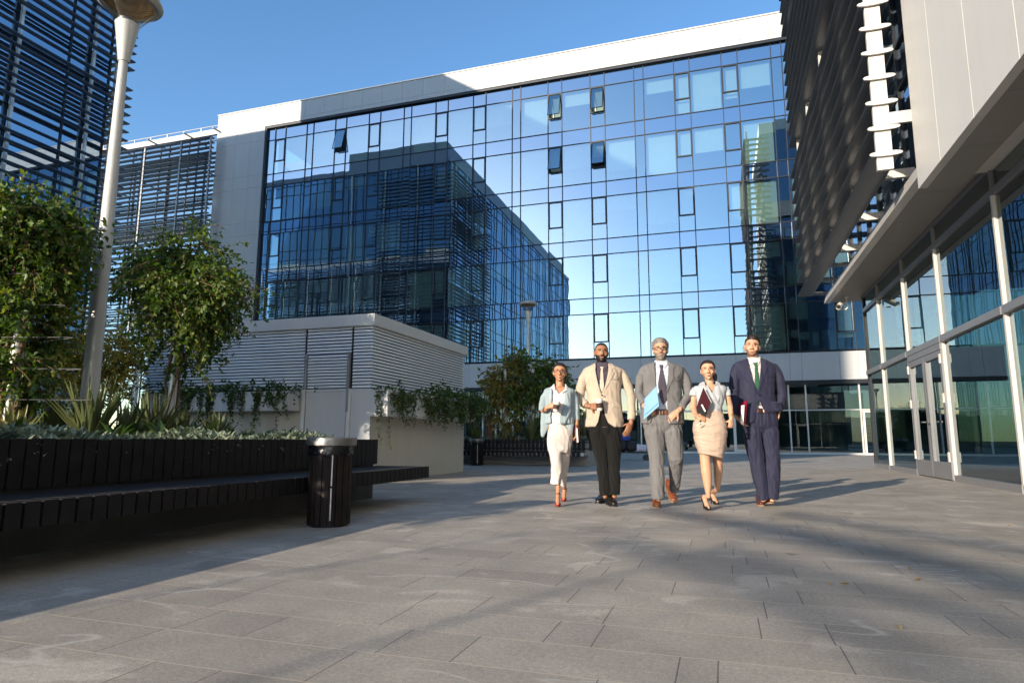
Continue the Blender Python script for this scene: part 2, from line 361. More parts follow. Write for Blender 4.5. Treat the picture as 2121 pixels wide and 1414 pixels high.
# spandrel glass: one band for each storey
zs = [(ZT[k]+.035, ZB[k+1]-.035) for k in range(4)]+[(ZT[4]+.035, ZTOP-.02)]
for z0, z1 in zs:
    mb = MB()
    for (a, b, k) in cells:
        t = RNG.normal(0, .0012, 2)
        dx = (b-a)/2*t[0]; dz = (z1-z0)/2*t[1]
        mb.quad([(a, YF-dx-dz, z0), (b, YF+dx-dz, z0), (b, YF+dx+dz, z1), (a, YF-dx+dz, z1)])
    mb.build('spandrel_band', M['glass_spandrel'], OB)
for xx in edges[1:-1]:
    MB().box(xx-.024, xx+.024, YF-.05, YF+.10, 5.46, ZTOP).build('mullion', M['frame_dark'], OB)
for z in ZB+ZT:
    MB().box(XL, XR, YF-.042, YF+.095, z-.023, z+.023).build('transom', M['frame_dark'], OB)
OPEN = {(-9.94, 4), (-7.16, 4), (-9.94, 3), (-7.16, 3), (-25.94, 4)}
rb = random.Random(5)
for fl, (z0, z1) in enumerate(zip(ZB, ZT)):
    for (a, b, k) in cells:
        t = RNG.normal(0, .0017, 2); y = YF
        z0p, z1p, ap, bp = z0+.03, z1-.03, a+.03, b-.03
        if k == 'casement' and b-a > .8:
            zc = z0+.95
            fr = MB().box(ap, ap+.05, y-.06, y+.06, zc, z1p).box(bp-.05, bp, y-.06, y+.06, zc, z1p).box(ap+.05, bp-.05, y-.06, y+.06, zc, zc+.07).box(ap+.05, bp-.05, y-.06, y+.06, z1p-.05, z1p)
            cw = fr.build('casement_window', M['frame_dark'], OB)
            op = any(abs(a-q) < .25 and fl == f for q, f in OPEN)
            a2, b2, c2, d2 = ap+.05, bp-.05, zc+.07, z1p-.05
            if op:
                s = .42; H = d2-c2; dzc = H*(1-math.cos(s/H))
                q = [(a2, y-s, c2+dzc), (b2, y-s, c2+dzc), (b2, y-.02, d2), (a2, y-.02, d2)]
                MB().quad(q).build('pane', M['glass_main'], cw)
                sh = MB()
                for (u, v) in ((0, 1), (1, 2), (2, 3), (3, 0)): sh.tube([q[u], q[v]], .03, 4)
                sh.build('sash', M['frame_dark'], cw)
            else:
                MB().quad([(a2, y-t[0], c2), (b2, y+t[0], c2), (b2, y+t[0]+t[1], d2), (a2, y-t[0]+t[1], d2)]).build('pane', M['glass_main'], cw)
            MB().quad([(ap, y-t[1], z0p), (bp, y+t[1], z0p), (bp, y+t[1], zc), (ap, y-t[1], zc)]).build('pane', M['glass_main'], cw)
        else:
            dx = (bp-ap)/2*t[0]; dz = (z1p-z0p)/2*t[1]
            w = MB().quad([(ap, y-dx-dz, z0p), (bp, y+dx-dz, z0p), (bp, y+dx+dz, z1p), (ap, y-dx+dz, z1p)]).build('window', M['glass_main'], OB)
        if k != 'narrow':
            r = rb.random()
            drop = (0 if r < .22 else .9 if r < .38 else 1.5 if r < .52 else 2.0 if r < .72 else 2.55)
            if drop:
                bl = MB().box(ap+.06, bp-.06, YF+.30, YF+.315, z1-drop, z1-.04)
                bl.build('blind', M['blind'], cw if k == 'casement' and b-a > .8 else w)
# ground floor shop-front
gx = [-31.8, -28.6, -25.4, -22.2, -19.2, -16.2, -14.24, -13.38, -12.28, -9.4, -6.9, -4.48, -2.4, .59, 3.48, 4.34, 6.93, 9.4, 12.2]
mb = MB()
for a, b in zip(gx, gx[1:]):
    t = RNG.normal(0, .001, 2)
    for z0, z1 in ((.10, 2.30), (2.40, 3.72)):
        mb.quad([(a, YF+.02-t[0], z0), (b, YF+.02+t[0], z0), (b, YF+.02+t[0], z1), (a, YF+.02-t[0], z1)])
mb.build('shopfront_glass', M['glass_lobby'], OB)
mb = MB()
for xx in gx: mb.box(xx-.035, xx+.035, YF-.06, YF+.08, .0, 3.72)
mb.box(gx[0], gx[-1], YF-.05, YF+.07, 2.32, 2.38); mb.box(gx[0], gx[-1], YF-.055, YF+.075, 0, .10)
mb.build('shopfront_frame', M['frame_light'], OB)
dr = MB().box(.62, .70, YF-.09, YF-.01, .1, 2.3).box(1.62, 1.70, YF-.09, YF-.01, .1, 2.3).box(.70, 1.62, YF-.09, YF-.01, .1, .22).box(.70, 1.62, YF-.09, YF-.01, 2.2, 2.3).build('door', M['frame_light'], OB)
MB().tube([(1.55, YF-.14, .9), (1.55, YF-.14, 1.3)], .015, 6).build('handle', M['steel'], dr)
dr = MB().box(7.0, 7.1, YF-.09, YF-.01, .1, 2.3).box(8.1, 8.2, YF-.09, YF-.01, .1, 2.3).box(7.1, 8.1, YF-.09, YF-.01, 2.2, 2.3).build('door', M['off_white'], OB)
mb = MB()
for i in range(10): mb.box(7.15, 8.05, YF+.15, YF+.18, .25+.2*i, .37+.2*i)
mb.build('slats', M['dark_wood'], dr)
# notice taped to the glass door behind the far planter
n = MB().box(-13.12, -12.72, YF-.055, YF-.03, 1.25, 1.80).build('paper_notice', M['white_paint']); tag(n, 'white paper notice taped inside ground floor glass door behind far planter', 'notice')

# ================================================================ wing at far left with louvres, lower roof
WG = thing('office_wing', 'lower glass wing with horizontal sun louvres and roof rail at far left of white cladding', 'building', (-48, 38, 0))
YW = YF+.35; WX0, WX1 = -62., -36.52
mb = MB().box(WX0, WX1, YW-.1, YW+6, 24.45, 24.9); mb.build('roof_edge', M['white_panel'], WG)
mb = MB().tube([(WX0, YW, 25.22), (WX1, YW, 25.22)], .03, 6)
for i in range(15): mb.box(WX0+1+1.72*i-.04, WX0+1+1.72*i+.04, YW-.04, YW+.04, 24.91, 25.22)
mb.build('roof_rail', M['white_paint'], WG)
wx = [WX0]
while wx[-1] < WX1-1.6: wx += [wx[-1]+2.0, wx[-1]+2.9]
wx = [q for q in wx if q < WX1-.5]+[WX1]
mb = MB(); zz = [0.1]+[z for k in range(7) for z in (ZB[0]+3.68*(k-1), ZB[0]+3.68*(k-1)+2.7) if .2 < z < 24]+[24.44]
for a, b in zip(wx, wx[1:]):
    for c, d in zip(zz, zz[1:]):
        t = RNG.normal(0, .0011)
        mb.quad([(a, YW-t, c), (b, YW+t, c), (b, YW+t, d), (a, YW-t, d)])
mb.build('glass_wall', M['glass_main'], WG)
mb = MB()
for q in wx: mb.box(q-.035, q+.035, YW-.05, YW+.05, 0, 24.44)
for q in zz[1:-1]: mb.box(WX0, WX1, YW-.045, YW+.045, q-.03, q+.03)
mb.build('glazing_bars', M['frame_dark'], WG)
mb = MB().box(WX0, WX1, YW+3, YW+3.2, 0, 24.4)
for k in range(7): mb.box(WX0, WX1, YW+.3, YW+2.95, ZB[0]+3.68*(k-1)-.6, ZB[0]+3.68*(k-1)-.3)
mb.build('interior_wall', M['interior'], WG)
def blade(mb, p0, p1, width, thick, axis):
    """flat lens-section blade from p0 to p1 along axis 'x' or 'y'; width lies in the other horizontal axis"""
    k = 5; prof = []
    for i in range(12):
        a = 2*math.pi*i/12; prof.append((width/2*math.copysign(abs(math.cos(a))**.8, math.cos(a)), thick/2*math.copysign(abs(math.sin(a))**.7, math.sin(a))))
    if axis == 'x': mb.prism([(p0[1]+a, p0[2]+b) for a, b in prof], 'x', p0[0], p1[0])
    else: mb.prism([(p0[0]+a, p0[2]+b) for a, b in prof], 'y', p0[1], p1[1])
LX = [-61.5+3.9*i for i in range(7)]; LX = [-61.2, -58.0, -54.0, -50.3, -46.55, -42.85, -39.2, -36.35]
wz = [23.55, 23.16, 22.77, 22.38]+[z for k in range(6) for z in [22.0-3.68*k-.39*i for i in range(8)]]
wz = sorted(set(round(z, 2) for z in wz if z > 4.5))
for z in wz:
    mb = MB(); blade(mb, (WX0, YW-1.15, z), (-36.25, YW-1.15, z), .42, .06, 'x'); mb.build('louvre_blade', M['blade_cool'], WG)
for q in LX: MB().box(q-.06, q+.06, YW-1.32, YW-1.20, 4.4, 23.6).build('louvre_post', M['frame_grey'], WG)
mb = MB()
for q in LX:
    for k in range(6): mb.box(q-.04, q+.04, YW-1.19, YW-.05, 5.9+3.68*k, 6.0+3.68*k)
mb.build('louvre_brackets', M['frame_grey'], WG)

# ================================================================ left building with louvres (corner at -24.9, 19.4)
LB = thing('louvred_building', 'tall dark glass building wrapped in horizontal louvre blades at left edge', 'building', (-24.9, 19.4, 0))
LXc, LYc, LYr, LZ = -24.9, 19.4, -33.6, 28.4
mb = MB().box(-47.2, LXc-.25, LYr, LYc-.25, 0, LZ-.05); mb.build('inner_block', M['interior'], LB)
mb = MB().box(-47.4, LXc+.1, LYr-.1, LYc+.1, LZ, LZ+.5); mb.build('parapet', M['frame_grey'], LB)
mb = MB().box(-37.2, LXc-.8, LYr+.5, LYc-.6, LZ+.5, LZ+2.6); mb.build('roof_shadow_block', M['frame_grey'], LB)  # higher roof block added to cast the shadow on the office parapet
zr = [.05]+[z for k in range(8) for z in (1.87+3.72*k, 1.87+3.72*k+2.7)]+[LZ]
zr = sorted(q for q in zr if q <= LZ)
def glass_face(pts_u, fix, axis, name, mat):
    for a, b in pts_u:
        mb = MB()
        for c, d in zip(zr, zr[1:]):
            t = RNG.normal(0, .0011)
            if axis == 'y': mb.quad([(fix+t, a, c), (fix-t, b, c), (fix-t, b, d), (fix+t, a, d)])
            else: mb.quad([(a, fix+t, c), (b, fix-t, c), (b, fix-t, d), (a, fix+t, d)])
        mb.build(name, mat, LB)
yb = [LYc-.0]
for w in ([.95, .85, 2.1]*20):
    yb.append(yb[-1]-w)
    if yb[-1] < LYr: break
yb[-1] = LYr
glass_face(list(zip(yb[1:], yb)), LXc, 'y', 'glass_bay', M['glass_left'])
xb = [LXc]
for w in ([2.1, .9, .9]*12):
    xb.append(xb[-1]-w)
    if xb[-1] < -47.2: break
xb[-1] = -47.2
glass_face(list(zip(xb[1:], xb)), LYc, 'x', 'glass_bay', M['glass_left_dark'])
mb = MB()
for q in yb: mb.box(LXc-.06, LXc+.05, q-.035, q+.035, 0, LZ)
for q in xb[1:]: mb.box(q-.035, q+.035, LYc-.06, LYc+.05, 0, LZ)
for q in zr[1:-1]:
    mb.box(LXc-.055, LXc+.045, LYr, LYc-.04, q-.03, q+.03); mb.box(-47.2, LXc-.04, LYc-.055, LYc+.045, q-.03, q+.03)
mb.build('glazing_bars', M['frame_dark'], LB)
OFF = .68
lz = [round(12.23+3.72*k-.395*i, 3) for k in range(-2, 5) for i in range(8)]
for z in lz:
    if z < 1.6 or z > LZ+.4: continue
    mb = MB(); W = .27
    xo, yo = LXc+OFF, LYc+OFF
    blade(mb, (xo-W/2, 9.6, z), (xo-W/2, yo, z), W, .055, 'y')
    blade(mb, (-33.2, yo-W/2, z), (xo-W-.002, yo-W/2, z), W, .055, 'x')
    mb.build('louvre_blade', M['blade_cool'], LB)
for q in [18.5-2.95*i for i in range(4)]:
    MB().box(LXc+.14, LXc+.24, q-.05, q+.05, 1.2, LZ).build('louvre_post', M['frame_light'], LB)
for q in [LXc+.19-3.8*i for i in range(4)]:
    MB().box(q-.05, q+.05, LYc+.12, LYc+.24, 1.2, LZ).build('louvre_post', M['post_white'], LB)
mb = MB()
for q in [18.5-2.95*i for i in range(4)]:
    for k in range(7): mb.box(LXc+.055, LXc+.135, q-.03, q+.03, 1.87+3.72*k+1.3, 1.87+3.72*k+1.42)
mb.build('louvre_brackets', M['frame_light'], LB)

# ================================================================ right building: lobby glass, canopy, white box, louvres
RB = thing('lobby_building', 'sunlit white building with tall lobby glazing, canopy and grey louvre blades on right', 'building', (4.1, 12, 0))
GX = 4.08; ms = [20.75, 18.95, 16.45, 14.05, 11.15, 8.55, 5.9, 3.2]
for a, b in zip(ms, ms[1:]):
    w = MB()
    for z0, z1 in ((.12, 2.60), (2.72, 4.42), (4.52, 4.90)):
        if (a, b) == (16.45, 14.05) and z0 == .12: continue
        t = RNG.normal(0, .0012, 2)
        w.quad([(GX+t[0], a, z0), (GX-t[0], b, z0), (GX-t[0]+t[1], b, z1), (GX+t[0]+t[1], a, z1)])
    w.build('lobby_window', M['glass_lobby'], RB)
MB().quad([(GX, 20.75, .12), (13, 20.75, .12), (13, 20.75, 4.9), (GX, 20.75, 4.9)]).build('lobby_window', M['glass_lobby'], RB)
for q in ms[1:]:
    MB().box(GX-.055, GX+.03, q-.03, q+.03, 0, 4.43).build('mullion', M['post_white'], RB)
for q in ms[1:]:
    MB().box(GX-.05, GX+.05, q-.03, q+.03, 4.43, 4.90).build('mullion', M['frame_grey'], RB)
MB().box(GX-.045, GX+.045, 20.70, 20.79, 0, 4.9).build('mullion', M['frame_dark'], RB)
mb = MB()
for a, b in zip(ms, ms[1:]):
    mb.box(GX-.085, GX+.05, b+.031, a-.031, 2.60, 2.72); mb.box(GX-.06, GX+.05, b+.031, a-.031, 4.42, 4.52)
    if (a, b) != (16.45, 14.05): mb.box(GX-.06, GX+.05, b+.031, a-.031, 0, .12)
mb.box(GX-.07, GX+.05, 3.2, 20.75, 4.86, 4.905)
mb.build('transoms', M['frame_grey'], RB)
for (a, b, hy) in ((16.40, 15.26, 15.36), (15.24, 14.10, 15.14)):
    d = MB().box(GX-.07, GX+.03, b, b+.11, .02, 2.46).box(GX-.07, GX+.03, a-.11, a, .02, 2.46).box(GX-.07, GX+.03, b+.11, a-.11, .02, .34).box(GX-.07, GX+.03, b+.11, a-.11, 2.34, 2.46).build('door', M['frame_grey'], RB)
    MB().quad([(GX-.02, a-.11, .34), (GX-.02, b+.11, .34), (GX-.02, b+.11, 2.34), (GX-.02, a-.11, 2.34)]).build('pane', M['glass_lobby'], d)
    MB().tube([(GX-.075, hy, 1.12), (GX-.14, hy, 1.12), (GX-.14, hy+(.14 if hy < 15.25 else -.14)*-1, 1.12)], .013, 8).build('handle', M['steel'], d)
    for z in (.35, 1.45, 2.2): MB().box(GX-.10, GX-.075, (a-.06 if a > 16 else b+.0), (a if a > 16 else b+.06), z, z+.18).build('hinge', M['post_white'], d)
MB().box(GX-.075, GX+.05, 14.10, 16.40, 2.47, 2.595).build('door_header', M['frame_grey'], RB)
mb = MB().box(8.8, 9.0, 3, 20.7, 0, 4.9).box(GX+.2, 8.79, 3, 3.2, 0, 4.9); mb.build('lobby_wall', plain('lobby_wall', (.06, .058, .052), .8, 0, .15, .7), RB)
MB().box(GX+.1, 8.9, 3.1, 20.65, 0.004, .03).build('lobby_floor', M['slab'], RB)
# canopy soffit with panel joints and pale lip
mb = MB()
ys = [21.45]+[21.45-1.55*i for i in range(1, 8)]
for a, b in zip(ys, ys[1:]): mb.box(3.30, GX+3.0, b+.006, a-.006, 4.915, 5.03)
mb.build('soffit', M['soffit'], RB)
mb = MB().prism([(3.13, 4.90), (3.29, 4.90), (3.29, 5.16), (3.20, 5.16)], 'y', 10.6, 21.45); mb.build('canopy_lip', M['frame_light'], RB)
MB().box(3.30, 9, 10.6, 21.40, 5.03, 5.15).build('canopy_slab', M['frame_grey'], RB)
# white box jutting out nearer the viewer
BX, BY, BZ = 3.10, 11.2, 4.66
mb = MB(); yj = [BY, 10.1, 8.8, 7.5, 6.2, 4.9, 3.6, 2.3]
zj = [BZ, 8.2, 11.7, 15.2]
for a, b in zip(yj, yj[1:]):
    for c, d in zip(zj, zj[1:]): mb.box(BX, BX+.12, b+.006, a-.006, c+.006, d-.006)
mb.build('box_cladding', M['box_panel'], RB)
MB().box(BX+.121, 9.3, 2.3, BY-.003, BZ+.16, 15.2).build('box_core', M['off_white'], RB)
mb = MB(); yj2 = [BY, 9.7, 8.2, 6.7, 5.2, 3.7, 2.3]
for a, b in zip(yj2, yj2[1:]): mb.box(BX+.122, BX+.62, b+.006, a-.006, BZ+.004, BZ+.12)
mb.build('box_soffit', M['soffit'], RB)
# upper glazing behind louvres
UX = 4.0; mb = MB(); uy = [21.45]+[21.45-1.28*i for i in range(1, 9)]; uz = [5.16]+[5.6+3.68*k+o for k in range(6) for o in (0, 2.7)]+[26.0]
uz = sorted(q for q in uz if q <= 26.1 and q != 5.6)
for a, b in zip(uy, uy[1:]):
    for c, d in zip(uz, uz[1:]): mb.quad([(UX, a, c), (UX, b, c), (UX, b, d), (UX, a, d)])
mb.build('upper_glass', M['glass_left'], RB)
mb = MB()
for c, d in zip(uz, uz[1:]):
    for a, b in ((UX, 6.5), (6.5, 9.5), (9.5, 13)): mb.quad([(a, 21.45, c), (b, 21.45, c), (b, 21.45, d), (a, 21.45, d)])
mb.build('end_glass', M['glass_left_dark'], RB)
mb = MB()
for q in uy: mb.box(UX-.06, UX+.05, q-.03, q+.03, 5.16, 26.0)
for q in uz[1:-1]: mb.box(UX-.055, UX+.045, 11.25, 21.45, q-.03, q+.03)
mb.build('upper_glazing_bars', M['frame_dark'], RB)
MB().box(UX+.4, 12.9, 11.3, 21.2, 5.2, 25.9).build('upper_core', M['frame_dark'], RB)
MB().box(3.9, 13.1, 11.25, 21.5, 26.0, 26.9).build('parapet', M['white_panel'], RB)
BXO, BW = 2.56, .46
rz = [5.48+.46*i for i in range(10)]+[10.72+.46*i for i in range(8)]+[14.9+.46*i for i in range(7)]+[18.6+.46*i for i in range(7)]+[22.3+.46*i for i in range(7)]
for z in rz:
    mb = MB(); xc = BXO+BW/2
    blade(mb, (xc, 11.62, z), (xc, 22.9, z), BW, .065, 'y')
    blade(mb, (BXO+BW+.002, 22.9-BW/2, z), (4.5, 22.9-BW/2, z), BW, .065, 'x')
    b = mb.build('louvre_blade', M['blade'], RB)
    mb = MB(); blade(mb, (xc, 11.585, z), (xc, 11.618, z), BW+.04, .085, 'y'); mb.build('end_cap', M['post_white'], b)
MB().box(BXO+.10, BXO+.34, 11.64, 11.72, 5.22, 26).build('louvre_post', M['post_white'], RB)
for q in (14.4, 17.1, 19.8, 22.3):
    MB().box(BXO+.20, BXO+.34, q-.05, q+.05, 5.46, 26).build('louvre_post', M['post_white'], RB)
for q in (11.75, 14.4, 17.1, 19.8):
    for z in (6.15, 10.45, 14.65): MB().box(BXO+.341, UX-.06, q-.06, q+.06, z-.09, z+.09).build('louvre_bracket', M['post_white'], RB)
MB().box(BXO+.342, UX-.06, 11.66, 11.70, 6.02, 6.2).build('louvre_arm', M['post_white'], RB)
# the same building carries on behind the viewer: its tall glazing throws sunlight back across the plaza
mb = MB(); ey = [2.2-2.6*i for i in range(0, 16)]; ez = [.1, 2.6, 4.9, 5.9, 8.6, 9.6, 12.3, 13.3, 16.0]
for a, b in zip(ey, [q-1.5 for q in ey[:-1]]):
    for c, d in zip(ez, ez[1:]):
        t = RNG.normal(0, .0015, 2); mb.quad([(GX+t[0]+t[1], a, c), (GX-t[0]+t[1], b, c), (GX-t[0]-t[1], b, d), (GX+t[0]-t[1], a, d)])
mb.build('rear_glazing', M['glass_main'], RB)
mb = MB()
for q in ey: mb.box(GX-.08, GX+.06, q-.05, q+.05, 0, 16)
for q in ez: mb.box(GX-.07, GX+.05, ey[-1], ey[0]-.051, q-.05, q+.05)
mb.build('rear_glazing_bars', M['frame_grey'], RB)
mb = MB()
for q in ey[1:]: mb.box(GX-.03, GX+.05, q+.051, q+1.10, .16, 15.94)
mb.build('rear_band_panels', M['frame_grey'], RB)  # matte bays put between the glass to band the reflected sunlight
MB().box(GX+3, GX+3.3, ey[-1], 2.2, 0, 16).build('rear_core', M['interior'], RB)
# ================================================================ louvred plant kiosk
KI = thing('plant_kiosk', 'low white kiosk with corrugated metal sides, steel door and plastered base behind the planter', 'kiosk', (-8.3, 12, 0))
KX0, KX1, KY0, KY1 = -10.86, -5.75, 9.83, 14.08
MB().box(KX0, KX1, KY0, KY1, 0, 1.60).build('plaster_base', M['render_wall'], KI)
MB().box(KX0+.04, KX1-.04, KY0+.04, KY1-.04, 1.60, 2.70).build('core', M['frame_dark'], KI)
fa = MB().box(KX0-.05, KX1+.05, KY0-.05, KY0+.10, 2.70, 2.91).box(KX1-.10, KX1+.05, KY0+.101, KY1+.05, 2.70, 2.91).box(KX0-.05, KX0+.10, KY0+.101, KY1+.05, 2.70, 2.91).box(KX0+.101, KX1-.101, KY1-.1, KY1+.05, 2.70, 2.91)
bevel(fa.build('fascia', M['white_panel'], KI), .008)
MB().box(KX0+.08, KX1-.08, KY0+.08, KY1-.08, 2.72, 2.84).build('roof', M['frame_grey'], KI)
M['corrugated'] = plain('corrugated', (.72, .71, .70), .32, .35, .05, 1.5)
def corrug(name, p0, p1, nrm, z0, z1, mat, parent, pitch=.057, amp=.016):
    n = int(round((z1-z0)/pitch)); pitch = (z1-z0)/n; vs = []; fs = []
    for i in range(n):
        zb = z0+i*pitch; k = len(vs)
        for z, o in ((zb+pitch*.97, .002), (zb+pitch*.55, .019), (zb+pitch*.30, .024), (zb+pitch*.20, .021), (zb+pitch*.24, .0)):
            for p in (p0, p1): vs.append((p[0]+nrm[0]*o, p[1]+nrm[1]*o, z))
        for q in range(4): fs.append((k+2*q, k+2*q+1, k+2*q+3, k+2*q+2))
    return link_mesh(name, np_mesh(name, vs, fs), mat, parent)
corrug('corrugated_side', (KX1-.02, KY0), (KX1-.02, KY1), (1, 0), 1.605, 2.70, M['corrugated'], KI)
corrug('corrugated_side', (KX0, KY0+.02), (-7.13, KY0+.02), (0, -1), 1.605, 2.70, M['corrugated'], KI)
corrug('corrugated_side', (-7.09, KY0+.02), (-6.17, KY0+.02), (0, -1), 2.225, 2.70, M['corrugated'], KI)
corrug('corrugated_side', (-6.13, KY0+.02), (KX1, KY0+.02), (0, -1), 1.605, 2.70, M['corrugated'], KI)
dr = MB().box(-7.03, -6.22, KY0-.035, KY0-.004, .08, 1.56).build('door', M['white_panel'], KI)
MB().box(-7.12, -7.05, KY0-.045, KY0-.003, .0, 1.6).box(-6.2, -6.13, KY0-.045, KY0-.003, 0, 1.6).box(-7.05, -6.2, KY0-.045, KY0-.003, 1.565, 1.6).build('frame', M['frame_light'], dr)
MB().tube([(-6.98, KY0-.035, .86), (-6.98, KY0-.07, .86)], .012, 8).box(-7.0, -6.96, KY0-.04, KY0-.034, .78, .92).build('handle', M['steel'], dr)
ld_ = corrug('vent_door', (-7.03, KY0-.012), (-6.22, KY0-.012), (0, -1), 1.61, 2.21, M['corrugated'], KI)
MB().box(-7.085, -7.04, KY0-.05, KY0+.0, 1.61, 2.24).box(-6.215, -6.17, KY0-.05, KY0, 1.2, 2.24).build('frame', M['frame_grey'], ld_)
MB().box(-6.12, KX1+.005, KY0-.006, KY0-.001, 0, 1.6).build('corner_panel', M['white_panel'], KI)
tr = MB().box(KX1+.001, KX1+.34, KY0-.02, KY1-.1, 1.12, 1.14).box(KX1+.30, KX1+.34, KY0-.02, KY1-.1, 1.14, 1.58).box(KX1+.001, KX1+.299, KY0-.02, KY0+.02, 1.14, 1.58).box(KX1+.001, KX1+.299, KY1-.14, KY1-.1, 1.14, 1.58)
bevel(tr.build('plant_trough', M['white_panel'], KI), .006)
tr = MB().box(-10.5, -7.17, KY0-.33, KY0-.001, 1.22, 1.24)
for a, b in zip((-10.5, -9.38, -8.26), (-9.395, -8.275, -7.17)): tr.box(a, b, KY0-.33, KY0-.29, 1.24, 1.56)
tr.box(-7.21, -7.17, KY0-.289, KY0-.001, 1.24, 1.56).box(-10.5, -10.46, KY0-.289, KY0-.001, 1.24, 1.56)
bevel(tr.build('plant_trough', M['white_panel'], KI), .006)
MB().box(-6.9, -6.6, KY0+2, KY0+2.3, 2.845, 2.9).build('roof_hatch', M['frame_grey'], KI)

# ================================================================ planters with slatted benches (local: front faces -y)
M['soil2'] = M['soil']
def planter(label, loc, rz, Lp, depth, seat_end=None, pitch=.098, sw=.084, wall=None):
    t = thing('planter_bench', label, 'planter', loc, rz, 'slatted timber planters with benches')
    MB().box(.05, Lp-.02, .06, .22, 0, .70).box(.05, Lp-.02, depth-.16, depth, 0, .70).box(.05, .2, .221, depth-.161, 0, .70).box(Lp-.18, Lp-.02, .221, depth-.161, 0, .70).build('concrete_wall', wall or M['concrete_dark'], t, local=True)
    MB().box(.201, Lp-.181, .221, depth-.161, .3, .66).build('soil', M['soil'], t, local=True)
    mb = MB(); n = int(Lp/pitch)
    for i in range(n):
        x = i*pitch; j = random.uniform(-.002, .002)
        mb.box(x, x+sw, -.012+j, .022+j, .425, .732+random.uniform(-.002, .002))
    y = 0
    for i in range(int((depth)/pitch)):
        mb.box(Lp-.018, Lp+.016, .03+i*pitch, .03+i*pitch+.084, .425, .732)
    mb.build('slatted_back', M['dark_wood'], t, local=True)
    MB().box(.0, Lp, .023, .058, .46, .50).box(0, Lp, .023, .058, .64, .68).build('back_rail', M['frame_dark'], t, local=True)
    SL = seat_end or Lp; n = int(SL/pitch); mb = MB()
    for i in range(n):
        x = i*pitch; mb.box(x, x+sw, -.71, -.03, .372+random.uniform(-.0015, .0015), .405)
    mb.build('seat', M['dark_wood'], t, local=True)
    mb = MB()
    for i in range(n):
        x = i*pitch; mb.box(x+.001, x+sw-.001, -.735, -.711, .272, .408)
    mb.build('seat_front', M['dark_wood'], t, local=True)
    mb = MB().box(.02, SL-.02, -.69, -.62, .29, .371).box(.02, SL-.02, -.22, -.15, .29, .371)
    for i in range(int(SL/1.2)+1): mb.box(.2+1.2*i-.04, .2+1.2*i+.04, -.619, .055, .29, .365)
    mb.build('seat_frame', M['concrete'], t, local=True)
    return t
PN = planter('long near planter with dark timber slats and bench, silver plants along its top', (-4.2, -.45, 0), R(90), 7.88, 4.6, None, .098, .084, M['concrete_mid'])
PF = planter('far planter with slatted bench below the vine towers, partly hidden by woman with coffee cup', (-9.0, 18.45, 0), 0, 5.35, 3.0, None, .125, .088, M['concrete'])
MB().box(5.25, 5.33, -.75, -.736, .29, .38).build('end_plate', M['frame_light'], PF, local=True)

# ================================================================ litter bins
def litter_bin(label, loc, group):
    t = thing('litter_bin', label, 'litter bin', loc, 0, group)
    mb = MB(); ns = 18; r = .178
    for i in range(ns):
        a0, a1 = 2*math.pi*(i+.06)/ns, 2*math.pi*(i+.94)/ns; z1 = .615
        q = [(rr*math.cos(a), rr*math.sin(a)) for rr, a in ((r, a0), (r+.004, (a0+a1)/2), (r, a1), (r-.022, a1), (r-.022, a0))]
        mb.prism(q, 'z', .015, z1)
    mb.build('slats', M['bin_wood'], t, local=True)
    MB().lathe([(.15, 0), (.15, .61)], seg=28).build('liner', M['frame_dark'], t, local=True)
    a = math.atan2(-loc[1], -loc[0])+.06
    c, s = math.cos(a), math.sin(a)
    mb = MB()
    for z0, z1 in ((.06, .325), (.345, .60)):
        P = lambda rr, o: (c*rr-s*o, s*rr+c*o)
        q = [P(.17, -.005), P(.186, -.005), P(.186, .005), P(.17, .005)]
        mb.prism(q, 'z', z0, z1)
    mb.build('pale_strip', M['frame_light'], t, local=True)
    n0 = 40; vs = []; fs = []
    for j, (rr, z) in enumerate(((.190, .60), (.194, .625), (.186, .65), (.196, .69))):
        for k in range(n0):
            an = 2*math.pi*k/n0; w = .006*math.sin(k*2.9+j)+.004*math.sin(k*5.3+j*2)
            vs.append(((rr+w)*math.cos(an), (rr+w)*math.sin(an), z+(.012*math.sin(k*1.7)+.008*math.sin(k*.9) if j == 0 else 0)))
    for j in range(3):
        for k in range(n0): fs.append((j*n0+k, j*n0+(k+1) % n0, (j+1)*n0+(k+1) % n0, (j+1)*n0+k))
    link_mesh('bin_bag', np_mesh('bin_bag', vs, fs, True), M['bag_plastic'], t, True)
    MB().lathe([(.20, .685), (.214, .682), (.216, .742), (.213, .748), (.15, .752), (.146, .735), (.20, .715)], seg=48, cap=False).build('rim', M['steel'], t, smooth=35, local=True)
    return t
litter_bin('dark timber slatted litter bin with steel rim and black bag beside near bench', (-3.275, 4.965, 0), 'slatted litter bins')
litter_bin('small distant slatted litter bin standing before the far planter', (-6.75, 17.55, 0), 'slatted litter bins')

# ================================================================ lamps
M['lamp_glass'] = glass('lamp_glass', (.80, .84, .88), (1, 1, 1), .06, .0)
def honeycomb():
    m, nt, p = new_mat('amber_honeycomb')
    tc = N(nt, "ShaderNodeTexCoord"); v = N(nt, "ShaderNodeTexVoronoi"); v.inputs["Scale"].default_value = 42; v.inputs["Randomness"].default_value = .15
    L(nt, tc.outputs["Object"], v.inputs["Vector"])
    L(nt, ramp(nt, v.outputs["Distance"], [(0, (.80, .50, .14)), (.5, (.50, .26, .05)), (.8, (.12, .06, .02))]), p.inputs["Base Color"])
    p.inputs["Metallic"].default_value = .15; p.inputs["Roughness"].default_value = .25
    b = N(nt, "ShaderNodeBump"); b.inputs["Strength"].default_value = 1; b.inputs["Distance"].default_value = .01; b.invert = True
    L(nt, v.outputs["Distance"], b.inputs["Height"]); L(nt, b.outputs[0], p.inputs["Normal"]); return m
M['honeycomb'] = honeycomb()
